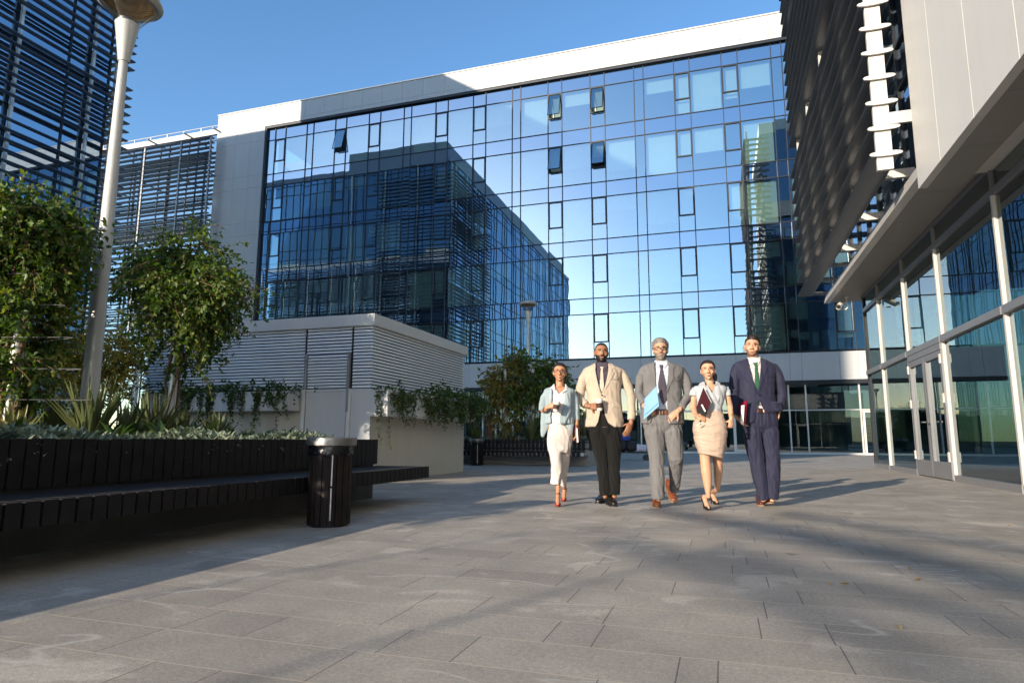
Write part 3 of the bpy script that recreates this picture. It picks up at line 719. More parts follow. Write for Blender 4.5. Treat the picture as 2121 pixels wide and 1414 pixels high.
M['lamp_lid'] = plain('lamp_lid', (.48, .45, .40), .35, .4, .06, 3)
def lamp(label, loc):
    t = thing('street_lamp', label, 'street lamp', loc, 0, 'plaza lamps with bowl heads')
    MB().lathe([(.086, 0), (.082, 1.4), (.066, 3.2), (.046, 4.93)], seg=28).build('pole', M['lamp_metal'], t, smooth=40, local=True)
    MB().lathe([(.048, 4.90), (.056, 4.905), (.120, 5.34), (.124, 5.36), (.11, 5.365)], seg=28).box(.085, .10, -.015, .015, 5.18, 5.21).build('cone', M['lamp_metal'], t, smooth=40, local=True)
    MB().lathe([(.07, 5.366), (.105, 5.37), (.108, 5.40), (.06, 5.405)], seg=24).build('lamp_base', M['steel'], t, smooth=30, local=True)
    MB().lathe([(.122, 5.36), (.16, 5.42), (.215, 5.50), (.285, 5.58), (.335, 5.625)], seg=36, cap=False).build('glass_bowl', M['lamp_glass'], t, smooth=60, local=True)
    ld2 = MB().lathe([(.255, 5.60), (.30, 5.59), (.337, 5.62), (.345, 5.635), (.33, 5.675), (.20, 5.735), (.03, 5.765)], seg=40, cap=False).build('lid', M['lamp_lid'], t, smooth=50, local=True)
    MB().lathe([(.255, 5.60), (.18, 5.635), (.08, 5.655), (.005, 5.66)], seg=40, cap=False).build('reflector', M['honeycomb'], ld2, smooth=60, local=True)
    return t
LAMP1 = lamp('tall pale lamp post rising out of near planter at left, amber honeycomb head', (-6.22, 5.0, 0))
lamp('distant plaza lamp post behind far planter, before the glass block', (-6.6, 22.2, 0))
p = at_depth(281, 800, 18.6)
lamp('slim lamp post standing behind the middle vine tower, mostly hidden by leaves', (p.x, p.y, 0))

# ================================================================ security camera under canopy end
SCM = thing('security_camera', 'cream bullet security camera hanging from the canopy end', 'camera', (3.55, 20.6, 4.9))
MB().tube([(3.62, 20.6, 4.91), (3.62, 20.6, 4.58), (3.58, 20.6, 4.53), (3.44, 20.6, 4.53)], .022, 8).lathe([(.06, 4.88), (.06, 4.914)], (3.62, 20.6, 0), 16).build('bracket', M['off_white'], SCM, smooth=40)
MB().tube([(3.52, 20.72, 4.76), (3.36, 20.38, 4.56)], [.068, .068], 16).build('body', M['off_white'], SCM, smooth=40)
MB().tube([(3.36, 20.38, 4.56), (3.352, 20.364, 4.551)], [.055, .055], 16).build('lens', M['frame_dark'], SCM, smooth=40)
MB().tube([(3.55, 20.75, 4.80), (3.33, 20.30, 4.55)], [.076, .080], 10, cap=False).build('hood', M['off_white'], SCM, smooth=40)

# ================================================================ luggage cart with bags in the distance
cp = at_depth(1310, 946, 24.0); cx_, cy_ = cp.x, cp.y
CT = thing('luggage_cart', 'low flat trolley loaded with bags before the shop-front behind man in beige jacket', 'trolley', (cx_, cy_, 0))
MB().box(-.75, .55, -.3, .3, .26, .31).build('platform', M['frame_dark'], CT, local=True)
MB().tube([(.55, -.28, .31), (.62, -.28, .75), (.62, .28, .75), (.55, .28, .31)], .02, 8).build('handle', M['steel'], CT, local=True)
for x in (-.6, .5):
    for y in (-.26, .26):
        w = MB().tube([(x, y-.03, .10), (x, y+.03, .10)], .10, 14).build('wheel', M['frame_dark'], CT, local=True)
        MB().tube([(x, y, .12), (x, y, .26)], .018, 6).build('fork', M['steel'], w, local=True)
M['bag_black'] = plain('bag_black', (.012, .013, .017), .6, 0, .3, 6, .004, 20)
M['bag_blue'] = plain('bag_blue', (.02, .06, .32), .55, 0, .2, 6, .004, 20)
M['bag_white'] = plain('bag_white', (.55, .57, .66), .6, 0, .15, 6, .004, 20)
def bag(label, c, s, m):
    bm = bmesh.new(); bmesh.ops.create_cube(bm, size=1)
    bmesh.ops.subdivide_edges(bm, edges=bm.edges[:], cuts=4, use_grid_fill=True)
    for v in bm.verts:
        q = v.co.copy(); r = q.length; b = .62+.38*(.5/max(abs(q.x), abs(q.y), abs(q.z), 1e-6))*0
        q = q.lerp(q.normalized()*.62, .42); q.z *= 1+.12*math.sin(q.x*7+c[0]*3)
        v.co = Vector((q.x*s[0], q.y*s[1], q.z*s[2]))+Vector((c[0], c[1], c[2]+s[2]/2))
    me = bpy.data.meshes.new('bag'); bm.to_mesh(me); bm.free(); me.polygons.foreach_set("use_smooth", [True]*len(me.polygons))
    o = link_mesh('bag', me, m); tag(o, label, 'bag', 'bags on the trolley'); return o
bag('big black bag at left end of trolley', (cx_-.42, cy_, .31), (.55, .5, .42), M['bag_black'])
bag('bright blue bag on top of the pile on trolley', (cx_-.28, cy_-.05, .70), (.42, .36, .24), M['bag_blue'])
bag('pale bag at right end of trolley', (cx_+.30, cy_, .31), (.42, .42, .26), M['bag_white'])
bag('pale bundle at back left of trolley beside the blue bag', (cx_-.66, cy_+.08, .68), (.36, .34, .22), M['bag_white'])
bag('black holdall in the middle of trolley', (cx_+.0, cy_-.02, .31), (.40, .48, .36), M['bag_black'])
# ================================================================ foliage
GREEN = [(.022, .046, .010), (.035, .070, .013), (.060, .105, .016), (.095, .14, .020), (.030, .062, .012), (.040, .078, .014), (.15, .155, .024), (.026, .055, .012), (.075, .12, .018)]
M['vine'] = foliage('vine_leaves', [tuple(c*1.35 for c in q) for q in GREEN], .42)
M['vine_autumn'] = foliage('vine_autumn', [(.07, .12, .025), (.19, .17, .03), (.28, .18, .035), (.10, .14, .025), (.22, .12, .03), (.13, .16, .03)])
M['yellow_leaf'] = foliage('yellow_leaf', [(.22, .19, .022), (.32, .22, .025), (.14, .17, .025), (.40, .24, .03), (.12, .15, .025), (.26, .20, .025)])
M['ivy'] = foliage('ivy', [(.022, .050, .012), (.035, .075, .018), (.06, .10, .02), (.03, .06, .014), (.09, .11, .025)])
M['spiky'] = foliage('spiky', [(.06, .085, .03), (.09, .11, .04), (.12, .13, .05), (.05, .07, .03), (.16, .15, .06)], .25, .4)
M['spiky_yellow'] = foliage('spiky_yellow', [(.24, .21, .05), (.16, .16, .045), (.30, .25, .06), (.10, .12, .04)], .3, .4)
M['silver'] = foliage('silver', [(.15, .19, .13), (.21, .25, .17), (.27, .30, .21), (.13, .17, .12), (.22, .24, .15), (.10, .14, .09)], .15, .7)
def leaves(name, pos, dirs, size, mat, parent, width=.55, fold=.22, local=False):
    """diamond leaves: pos (N,3) base, dirs (N,3) unit, size (N,)"""
    pos = np.asarray(pos, float); d = np.asarray(dirs, float); n = len(pos); size = np.asarray(size)[:, None]
    d /= np.linalg.norm(d, axis=1)[:, None]+1e-9
    r = RNG.normal(size=(n, 3)); s = np.cross(d, r); s /= np.linalg.norm(s, axis=1)[:, None]+1e-9
    u = np.cross(s, d)
    b = pos; t = pos+d*size; mid = pos+d*size*.42
    l = mid+s*size*width/2+u*size*fold*.5; q = mid-s*size*width/2+u*size*fold*.5
    v = np.stack([b, l, t, q], 1).reshape(-1, 3); i = np.arange(n)[:, None]*4
    f = np.concatenate([i+np.array([0, 1, 2]), i+np.array([0, 2, 3])], 1).reshape(-1, 3)
    return link_mesh(name, np_mesh(name, v, f), mat, parent, local)
def sprays(blobs, n, nl, length, droop, lsize, seed):
    """n leafy sprays starting inside ellipsoid blobs and arching outwards; returns pos, dirs, sizes and stem lines"""
    g = np.random.default_rng(seed); P, D, S, stems = [], [], [], []
    w = np.array([b[6] for b in blobs]); w = w/w.sum()
    clumps = []
    for b in blobs:
        u = g.normal(size=(int(7+5*b[6]), 3)); u /= np.linalg.norm(u, axis=1)[:, None]; clumps.append(u*g.uniform(.35, 1.05, (len(u), 1)))
    for k in g.choice(len(blobs), n, p=w):
        cx0, cy0, cz0, rx, ry, rz, _ = blobs[k]
        cl = clumps[k][g.integers(len(clumps[k]))]; q = cl+g.normal(size=3)*.17; v = q/(np.linalg.norm(q)+1e-6)
        p = np.array([cx0+q[0]*rx, cy0+q[1]*ry, cz0+q[2]*rz]); d = v*np.array([1, 1, .6])+g.normal(size=3)*.45; d /= np.linalg.norm(d)
        m = g.integers(nl[0], nl[1]+1); ln = length*g.uniform(.5, 1.25); pts = [p.copy()]
        for i in range(m):
            d = d+np.array([0, 0, -droop/m])+g.normal(size=3)*.10; d /= np.linalg.norm(d); p = p+d*ln/m; pts.append(p.copy())
            for sgn in (-1, 1):
                side = np.cross(d, g.normal(size=3)); side /= np.linalg.norm(side)+1e-9
                dd = d*.5+side*.8+np.array([0, 0, -.35]); P.append(p+g.normal(size=3)*.008); D.append(dd); S.append(lsize*g.uniform(.45, 1.45))
        stems.append(pts)
    return P, D, S, stems
def stems_mb(stems, r, every=1):
    mb = MB()
    for s in stems[::every]: mb.tube([tuple(q) for q in s], [r*(1-.7*i/len(s)) for i in range(len(s))], 4, cap=False)
    return mb
def vine_tower(label, base, top, blobs, n, mat, seed, lsize=.075, length=.42, hoops=(), pole_r=.055, trunk=True, group='vine towers'):
    t = thing('vine_tower', label, 'climbing plant', (base[0], base[1], .6), 0, group)
    MB().tube([(base[0], base[1], .5), (base[0], base[1], top)], pole_r, 14).build('pole', M['lamp_metal'], t, smooth=40)
    if trunk:
        mb = MB()
        for k in range(3):
            a0 = k*2.1+seed; pts = []
            for i in range(14):
                z = .55+(top-.7)*i/13; a = a0+i*.55; rr = pole_r+.03+.02*math.sin(i*1.3+k)
                pts.append((base[0]+rr*math.cos(a), base[1]+rr*math.sin(a), z))
            mb.tube(pts, [.022*(1-.5*i/13) for i in range(14)], 6)
        mb.build('stems', M['bark'], t, smooth=60)
    P, D, S, st = sprays(blobs, n, (5, 9), length, 1.1, lsize, seed)
    c = leaves('foliage', P, D, S, mat, t)
    stems_mb(st, .006, 2).build('twigs', M['bark'], c)
    for h in hoops: MB().tube(h, .0032, 6).build('wire_hoop', M['wire'], t, smooth=60)
    return t
def PXD(px, py, D): return np.array(at_depth(px, py, D))
def blob(px, py, D, rpx, rpy, w=1., ry=None):
    c = PXD(px, py, D); s = D/F_PX
    return (c[0], c[1], c[2], rpx*s, ry or rpx*s, rpy*s, w)
M['wire'] = plain('wire', (.10, .10, .10), .6)
# middle vine tower: white pole, umbrella of leaves
b0 = PXD(356, 830, 9.0)
vine_tower('vine tower in the middle of near planter, white pole under a wide green crown', (b0[0], b0[1]), 3.2,
    [blob(385, 590, 9.0, 72, 70, 3), blob(335, 565, 9.0, 58, 45, 1.1), blob(448, 595, 9.0, 46, 60, 1.2), blob(400, 520, 9.0, 45, 38, .8), blob(375, 670, 9.0, 62, 55, 1.3), blob(425, 650, 9.0, 40, 55, .7), blob(400, 745, 9.0, 26, 35, .18)],
    1250, M['vine'], 3, .066, .46)
# near left vine tower with wire hoops
b1 = PXD(24, 830, 5.9); hoops = []
for (tx, ty) in ((116, 567), (134, 632), (151, 699), (169, 764), (188, 828)):
    tip = PXD(tx, ty, 5.75); hz = tip[2]; c = Vector((b1[0], b1[1], hz)); dv = (Vector(tip)-c); dn = dv.normalized(); sd = Vector((-dn.y, dn.x, 0))
    hoops.append([tuple(c+sd*.16), tuple(c+dv*.97+sd*.018), tuple(c+dv), tuple(c+dv*.97-sd*.018), tuple(c-sd*.16)])
vine_tower('near vine tower at left edge with bare wire hoops sticking out', (b1[0], b1[1]), 2.75,
    [blob(40, 462, 5.9, 95, 58, 3), blob(95, 478, 5.9, 48, 40, 1.1), blob(5, 570, 5.9, 88, 80, 1.7), blob(5, 700, 5.9, 70, 95, 1.3), blob(75, 545, 5.9, 44, 34, .5), blob(35, 770, 5.9, 38, 55, .7), blob(-60, 600, 5.9, 70, 160, 1.2)],
    2300, M['vine'], 11, .058, .36, hoops)
# bushes behind
def bush(name, label, blobs, n, mat, seed, lsize, length, group=None, cat='shrub'):
    t = thing(name, label, cat, (blobs[0][0], blobs[0][1], 0), 0, group)
    P, D, S, st = sprays(blobs, n, (5, 9), length, .5, lsize, seed)
    leaves('foliage', P, D, S, mat, t)
    mb = stems_mb(st, .006, 3); c = blobs[0]
    for k in range(5): mb.tube([(c[0]+.05*k-.1, c[1], .5), (c[0]+(k-2)*c[3]*.3, c[1]+.1*math.sin(k), c[2])], [.03, .012], 6)
    mb.build('stems', M['bark'], t); return t
bush('autumn_shrub', 'yellow-brown autumn shrub behind the near lamp post', [blob(190, 745, 11.2, 68, 62, 2), blob(150, 690, 11.2, 34, 34, .6), blob(235, 740, 11.2, 34, 62, 1), blob(130, 770, 11.2, 30, 40, .6)], 640, M['yellow_leaf'], 21, .065, .38)
# vine towers in far planter
for (px, lab, mat, sd, n, bl) in (
    (1046, 'thin far vine tower with red autumn leaves, left of its green neighbour', M['vine_autumn'], 31, 210, [blob(1046, 780, 20.0, 26, 40, 2), blob(1030, 800, 20.0, 24, 30, .6), blob(1050, 850, 20.0, 22, 45, 1)]),
    (1104, 'leafy green far vine tower beside the distant lamp post', M['vine'], 32, 360, [blob(1108, 765, 20.2, 32, 34, 3), blob(1085, 800, 20.2, 34, 40, 1.6), blob(1118, 830, 20.2, 24, 60, 1.3), blob(1075, 840, 20.2, 22, 50, .8)]),
    (1160, 'far vine tower half hidden behind woman with coffee cup', M['vine'], 33, 120, [blob(1165, 840, 20.4, 22, 60, 1)])):
    q = PXD(px, 880, 20.0); vine_tower(lab, (q[0], q[1]), 2.9, bl, n, mat, sd, .12, .5, (), .05)
bush('autumn_sprig', 'loose sprig of yellow leaves beside the kiosk corner', [blob(1015, 795, 20.5, 12, 9, 1)], 16, M['vine_autumn'], 41, .10, .35)
# ivy over the kiosk troughs
def ivy(label, mat, strands, mounds, seed, lsize=.05):
    t = thing('trailing_ivy', label, 'ivy', mounds[0][:3], 0, 'ivy trailing from the kiosk troughs')
    g = np.random.default_rng(seed); P, D, S = [], [], []; lines = []
    for (x, y, z, ln, sx, sy) in strands:
        p = np.array([x, y, z]); m = int(ln/.030)+2; pts = [p.copy()]
        for i in range(m):
            p = p+np.array([sx*.012+g.normal()*.007, sy*.012+g.normal()*.007, -.030]); pts.append(p.copy())
            for _ in range(3 if i < m*.5 else 2): P.append(p+g.normal(size=3)*.016); D.append(g.normal(size=3)*np.array([1, 1, .6])+np.array([.3, -.5, -.7])); S.append(lsize*g.uniform(.6, 1.25)*(1 if i < m*.7 else .75))
        lines.append(pts)
    P2, D2, S2, st = sprays(mounds, int(sum(60*m[6] for m in mounds)), (4, 7), .22, 1.0, lsize, seed+1)
    leaves('foliage', P+P2, D+D2, S+S2, mat, t, .8)
    stems_mb(lines, .004).build('runners', M['bark'], t)
    return t
gr = random.Random(3)
front = [(gr.choice([gr.gauss(-9.4, .10), gr.gauss(-8.9, .12), gr.gauss(-8.3, .12), gr.gauss(-7.5, .13), gr.gauss(-7.9, .2), gr.uniform(-10.4, -7.2)]), 9.47, 1.57, gr.uniform(.15, .75), gr.uniform(-.3, .3), 0) for i in range(42)]
ivy('dark ivy hanging from white trough on kiosk front, left of steel door', M['ivy'], front, [(-8.85, 9.6, 1.60, 1.65, .15, .06, 3.2), (-7.5, 9.55, 1.57, .3, .14, .09, 1), (-10.2, 9.6, 1.62, .4, .15, .12, 1)], 51)
side = [(-5.37+gr.uniform(-.02, .05), gr.choice([gr.uniform(9.9, 10.6), gr.uniform(10.6, 14.0), gr.gauss(12.3, .5)]), 1.55, gr.uniform(.1, .62), .1, gr.uniform(-.2, .3)) for i in range(70)]
side += [(-5.55, 9.78, 1.58, .85, .12, .18), (-5.6, 9.76, 1.58, .5, .1, .1), (-5.42, 9.9, 1.55, .95, .05, .25)]
ivy('thick ivy spilling over plastered side wall of kiosk towards the plaza', M['ivy'], side, [(-5.52, 12.4, 1.60, .20, 1.6, .13, 5), (-5.45, 13.7, 1.5, .3, .5, .22, 3), (-5.5, 10.6, 1.58, .15, .7, .08, 1), (-5.38, 12.6, 1.38, .12, 1.2, .18, 2.2)], 61)
# spiky plants
def spiky(label, c, n, ln, mat, seed, wid=.028, up=.75, group='spiky strap-leaved plants'):
    g = np.random.default_rng(seed); vs = []; fs = []; K = 6
    for i in range(n):
        a = g.uniform(0, 2*math.pi); tilt = g.uniform(.08, up); l = ln*g.uniform(.55, 1.1); w = wid*g.uniform(.7, 1.2)
        d = np.array([math.cos(a)*math.sin(tilt), math.sin(a)*math.sin(tilt), math.cos(tilt)]); p = np.array(c)+np.array([math.cos(a), math.sin(a), 0])*g.uniform(0, .07)
        s = np.cross(d, [0, 0, 1]); s /= np.linalg.norm(s)+1e-9; n0 = len(vs)
        for k in range(K+1):
            f = k/K; ww = w*(1-f)**.7*(.6+.8*min(1, f*3))/1.2+.0008; u = np.cross(s, d)
            vs += [p-s*ww, p+u*ww*-.5, p+s*ww]
            d = d+np.array([0, 0, -.55*tilt/K*(.3+f)]); d /= np.linalg.norm(d); p = p+d*l/K
        for k in range(K):
            for j in (0, 1): q = n0+3*k+j; fs.append((q, q+1, q+4, q+3))
    o = link_mesh('spiky_plant', np_mesh('spiky_plant', vs, fs), mat)
    return tag(o, label, 'plant', group)
for k, (px, py, D, n, ln, mat, lab) in enumerate((
    (28, 885, 4.9, 34, .34, M['spiky_yellow'], 'yellow striped spiky plant low at left edge of near planter'),
    (190, 890, 6.0, 70, .62, M['spiky'], 'large spiky plant around the foot of near lamp post'),
    (110, 890, 6.4, 50, .48, M['spiky'], 'spiky plant between the yellow one and near lamp post'),
    (262, 890, 7.0, 40, .50, M['spiky'], 'spiky plant just right of near lamp post'),
    (318, 890, 7.6, 70, .66, M['spiky'], 'tall dark spiky plant left of white vine pole'),
    (372, 888, 8.2, 50, .50, M['spiky'], 'spiky plant at the foot of white vine pole'),
    (450, 888, 8.6, 40, .44, M['spiky'], 'small spiky plant at right end, before ivy on the kiosk'),
    (985, 912, 19.6, 40, .75, M['spiky'], 'spiky plant at left end of far planter by the litter bin'),
    (1100, 912, 19.4, 60, .85, M['spiky'], 'broad spiky plant under green far vine tower'),
    (1150, 912, 19.8, 40, .70, M['spiky'], 'spiky plant behind woman with coffee cup'),
    (1212, 912, 19.8, 50, .80, M['spiky'], 'spiky plant seen between the first two walkers'))):
    q = PXD(px, py, D); spiky(lab, (q[0], q[1], .68), n, ln, mat, 70+k, .022 if D < 5 else .03)
# silver-leaved ground cover along planter edge, and low green fill behind
def cover(name, label, area, n, mat, seed, ln, wid, zb, parts=9):
    g = np.random.default_rng(seed); vs = []; fs = []; K = 4
    for i in range(n):
        cx0 = g.uniform(*area[0]); cy0 = g.uniform(*area[1]); h = .04*math.sin(cx0*5+1)+.03*math.sin(cy0*4.1)
        for j in range(parts):
            a = g.uniform(0, 2*math.pi); tilt = g.uniform(.25, 1.35); l = ln*g.uniform(.6, 1.2); w = wid*g.uniform(.7, 1.2)
            d = np.array([math.cos(a)*math.sin(tilt), math.sin(a)*math.sin(tilt), math.cos(tilt)]); p = np.array([cx0, cy0, zb+h])
            s = np.cross(d, [0, 0, 1]); s /= np.linalg.norm(s)+1e-9; n0 = len(vs)
            for k in range(K+1):
                f = k/K; ww = w*math.sin(math.pi*min(.97, .12+f*.86)); u = np.cross(s, d); vs += [p-s*ww, p-u*ww*.45, p+s*ww]
                d = d+np.array([0, 0, -1.1/K]); d /= np.linalg.norm(d); p = p+d*l/K
            for k in range(K):
                for q in (0, 1): e = n0+3*k+q; fs.append((e, e+1, e+4, e+3))
    o = link_mesh(name, np_mesh(name, vs, fs, True), mat); return tag(o, label, 'ground cover', None, 'stuff')
cover('silver_ground_cover', 'soft silver-leaved ground cover along edge of near planter', ((-4.95, -4.25), (.0, 7.3)), 1250, M['silver'], 91, .115, .019, .69, 10)
cover('green_ground_cover', 'low dark green ground cover filling the near planter', ((-8.3, -5.0), (2.5, 7.2)), 420, M['ivy'], 92, .26, .03, .66)
cover('far_ground_cover', 'pale low ground cover in far planter', ((-8.8, -3.8), (18.6, 21.2)), 300, M['silver'], 93, .2, .03, .69)
# hedge added out of view at the near planter's rear end to shade bin and bench
bush('shade_hedge', 'unseen green hedge added in rear end of near planter to shade the bin', [(-5.0, 1.5, 1.1, .5, .95, .50, 2), (-5.8, .9, .95, .9, .9, .30, 1)], 520, M['ivy'], 95, .07, .25)
# fallen leaves on the paving
lm = foliage('fallen_leaf', [(.30, .17, .05), (.36, .24, .07), (.22, .11, .04)], .2, .6)
def gnd(px, py):
    d = ray(px, py); k = -CAM_H/d.z; return CAMPOS+d*k
for k, (px, py) in enumerate(((1885, 1180), (1862, 1301), (1902, 1201), (2090, 1089), (1908, 1163), (1750, 1210), (1718, 1211))):
    c = gnd(px, py); a = k*1.9; s = .013+.004*(k % 3)
    mb = MB(); q = [Vector((math.cos(a+t)*s*r_, math.sin(a+t)*s*r_, z)) for t, r_, z in ((0, 1.2, .004), (.7, .7, .010), (1.6, .8, .016), (2.6, .7, .006), (3.3, 1.1, .005), (4.2, .7, .013), (5.2, .75, .009))]
    n0 = len(mb.v); mb.v += [tuple(c+v) for v in q]+[(c.x, c.y, .006)]
    for i in range(7): mb.f.append((i, (i+1) % 7, 7)); mb.m.append(0)
    o = mb.build('fallen_leaf', lm); tag(o, 'small dry brown leaf lying on the paving', 'leaf', 'fallen leaves on the paving')
# ================================================================ people
from mathutils import noise as mnoise
def skin(name, col):
    m = plain(name, col, .5, 0, .08, 14); p = m.node_tree.nodes["Principled BSDF"]
    p.inputs["Subsurface Weight"].default_value = .12; p.inputs["Subsurface Radius"].default_value = (.012, .005, .003); return m
def cloth(name, col, rough=.8, weave=0.0006, var=.10):
    m = plain(name, col, rough, 0, var, 5, weave, 240, .25); p = m.node_tree.nodes["Principled BSDF"]
    p.inputs["Sheen Weight"].default_value = .05; return m
def leather(name, col): return plain(name, col, .3, 0, .3, 9, .0008, 50)
def proj_np(co):
    d = np.asarray(co)-np.array(CAMPOS); z = d@np.array(fw)
    return np.stack([W_PX/2+F_PX*(d@np.array(rt))/z, H_PX/2-F_PX*(d@np.array(up))/z], 1)
def inside(pts, poly):
    x, y = pts[:, 0], pts[:, 1]; r = np.zeros(len(pts), bool); n = len(poly)
    for i in range(n):
        (x0, y0), (x1, y1) = poly[i], poly[(i+1) % n]
        if y0 == y1: continue
        c = ((y0 > y) != (y1 > y)) & (x < (x1-x0)*(y-y0)/(y1-y0)+x0); r ^= c
    return r
A_R, A_F = np.array(RTH), np.array(FWH)
class Solid:
    """closed pieces that are fused into one skin"""
    def __init__(s): s.v = []; s.f = []
    def rings(s, rings):
        n = len(s.v); k = len(rings[0])
        for r in rings: s.v += [tuple(p) for p in r]
        for i in range(len(rings)-1):
            for j in range(k):
                a = n+i*k+j; b = n+i*k+(j+1) % k; s.f.append((a, b, b+k, a+k))
        s.f.append(tuple(n+j for j in reversed(range(k)))); e = n+(len(rings)-1)*k; s.f.append(tuple(e+j for j in range(k)))
    def slices(s, rows, k=20, p=2.35, tilt=None):
        """rows of (centre, half width, half depth): stacked horizontal super-ellipses"""
        out = []
        for i_, (c, a, b) in enumerate(rows):
            ring = []; tz = tilt[i_] if tilt else 0
            for j in range(k):
                t = 2*math.pi*j/k; ct, st = math.cos(t), math.sin(t)
                ring.append(np.asarray(c)+A_R*a*math.copysign(abs(ct)**(2/p), ct)+A_F*b*math.copysign(abs(st)**(2/p), st)+np.array([0, 0, tz*ct]))
            out.append(ring)
        s.rings(out)
    def chain(s, pts, rad, flat=1.0, axis=None, k=12, open_end=False):
        """limb through pts; rad per point; flat squashes it along axis-normal"""
        P = [np.asarray(p, float) for p in pts]; R_ = list(rad) if hasattr(rad, '__len__') else [rad]*len(P); n = len(P)
        T = []
        for i in range(n):
            t = P[min(i+1, n-1)]-P[max(i-1, 0)]; T.append(t/(np.linalg.norm(t)+1e-9))
        seq = [(P[0]-T[0]*R_[0]*.95*.8, T[0], R_[0]*.35), (P[0]-T[0]*R_[0]*.5, T[0], R_[0]*.82)]+[(P[i], T[i], R_[i]) for i in range(n)]+[(P[-1]+T[-1]*R_[-1]*.5, T[-1], R_[-1]*.82), (P[-1]+T[-1]*R_[-1]*.76, T[-1], R_[-1]*.35)]
        if open_end: seq = seq[:-2]+[(P[-1]+T[-1]*.002, T[-1], R_[-1]*.97)]
        out = []
        for c, t, r in seq:
            a = (A_R if axis is None else np.asarray(axis, float)); a = a-t*(a@t)
            if np.linalg.norm(a) < .25: a = A_F-t*(A_F@t)
            a /= np.linalg.norm(a); b = np.cross(t, a)
            out.append([c+a*r*math.cos(2*math.pi*j/k)+b*r*flat*math.sin(2*math.pi*j/k) for j in range(k)])
        s.rings(out)
    def ball(s, c, rx, ry, rz, M3=None, k=16, m=10):
        X = np.eye(3) if M3 is None else np.asarray(M3); out = []
        for i in range(1, m):
            ph = math.pi*i/m
            out.append([np.asarray(c)+X@np.array([rx*math.sin(ph)*math.cos(2*math.pi*j/k), ry*math.sin(ph)*math.sin(2*math.pi*j/k), rz*math.cos(ph)]) for j in range(k)])
        s.rings(out)
    def fuse(s, name, voxel, smooth=4, fac=.5):
        me = bpy.data.meshes.new('tmp'); me.from_pydata(s.v, [], s.f); me.update()
        bm = bmesh.new(); bm.from_mesh(me); bmesh.ops.recalc_face_normals(bm, faces=bm.faces[:]); bm.to_mesh(me); bm.free()
        o = bpy.data.objects.new('tmp', me); COL.objects.link(o)
        r = o.modifiers.new('r', 'REMESH'); r.mode = 'VOXEL'; r.voxel_size = voxel
        if smooth: q = o.modifiers.new('s', 'SMOOTH'); q.factor = fac; q.iterations = smooth
        dg = bpy.context.evaluated_depsgraph_get(); out = bpy.data.meshes.new_from_object(o.evaluated_get(dg)); out.name = name
        bpy.data.objects.remove(o); bpy.data.meshes.remove(me); return out
def arrays(me):
    co = np.empty(len(me.vertices)*3, np.float64); me.vertices.foreach_get('co', co)
    no = np.empty(len(me.vertices)*3, np.float64); me.vertices.foreach_get('normal', no)
    f = np.array([tuple(p.vertices) for p in me.polygons if len(p.vertices) == 4]); return co.reshape(-1, 3), no.reshape(-1, 3), f
def wrinkle(me, amp, sx, sz, seed=0, power=1.0):
    co, no, f = arrays(me); out = co.copy()
    for i in range(len(co)):
        c = co[i]; q = Vector((c@A_R*sx+seed, c@A_F*sx, c[2]*sz+.35*sx*(c@A_R)))
        h = mnoise.noise(q)+.45*mnoise.noise(q*2.3); h = 1-abs(h)*1.6
        out[i] = c+no[i]*amp*(h*power-.4)
    me.vertices.foreach_set('co', out.ravel()); me.update(); return me
def setsmooth(me): me.polygons.foreach_set("use_smooth", [True]*len(me.polygons)); me.update(); return me
def cut(me, poly, front=True):
    """open a garment: drop the front faces that fall inside the outline"""
    co, no, f = arrays(me); fc = co[f].mean(1); fn = no[f].mean(1); ins = inside(proj_np(fc), poly)
    if front: ins &= (fn@(np.array(CAMPOS)-fc.mean(0)) > 0)
    f = f[~ins]; e = {}
    for q in f:
        for a, b in zip(q, np.roll(q, -1)):
            if (b, a) in e: del e[(b, a)]
            else: e[(a, b)] = 1
    nb = {}
    for a, b in e: nb.setdefault(a, []).append(b); nb.setdefault(b, []).append(a)
    for _ in range(8):
        new = {k: co[k]*.4+.6*np.mean(co[v], axis=0) for k, v in nb.items() if len(v) == 2}
        for k, v in new.items(): co[k] = v
    return np_mesh(me.name, co, f, True)
def shell(me, sel, off, name, close=True):
    """a layer lying on a surface: selected faces raised by off, with its rim closed down to the surface"""
    co, no, f = arrays(me); f = f[sel(co, no, f)]
    if len(f) == 0: return None
    used, inv = np.unique(f.ravel(), return_inverse=True); f2 = inv.reshape(f.shape); n = len(used)
    o = off if np.isscalar(off) else off(co[used], no[used])[:, None]
    top = co[used]+no[used]*o; bot = co[used]-no[used]*.002
    e = {}
    for q in f2:
        for a, b in zip(q, np.roll(q, -1)):
            if (b, a) in e: del e[(b, a)]
            else: e[(a, b)] = 1
    side = [(a, a+n, b+n, b) for a, b in e]
    return np_mesh(name, np.vstack([top, bot]), np.vstack([f2, f2[:, ::-1]+n, np.array(side)]) if side else f2, True)
def S_poly(poly, front=True):
    def fn(co, no, f):
        fc = co[f].mean(1); fnn = no[f].mean(1); s = inside(proj_np(fc), poly)
        if front: s &= ((np.array(CAMPOS)-fc)*fnn).sum(1) > 0
        return s
    return fn
EYE_W = plain('eye_white', (.36, .31, .27), .3); EYE_D = plain('eye_dark', (.03, .018, .012), .2)
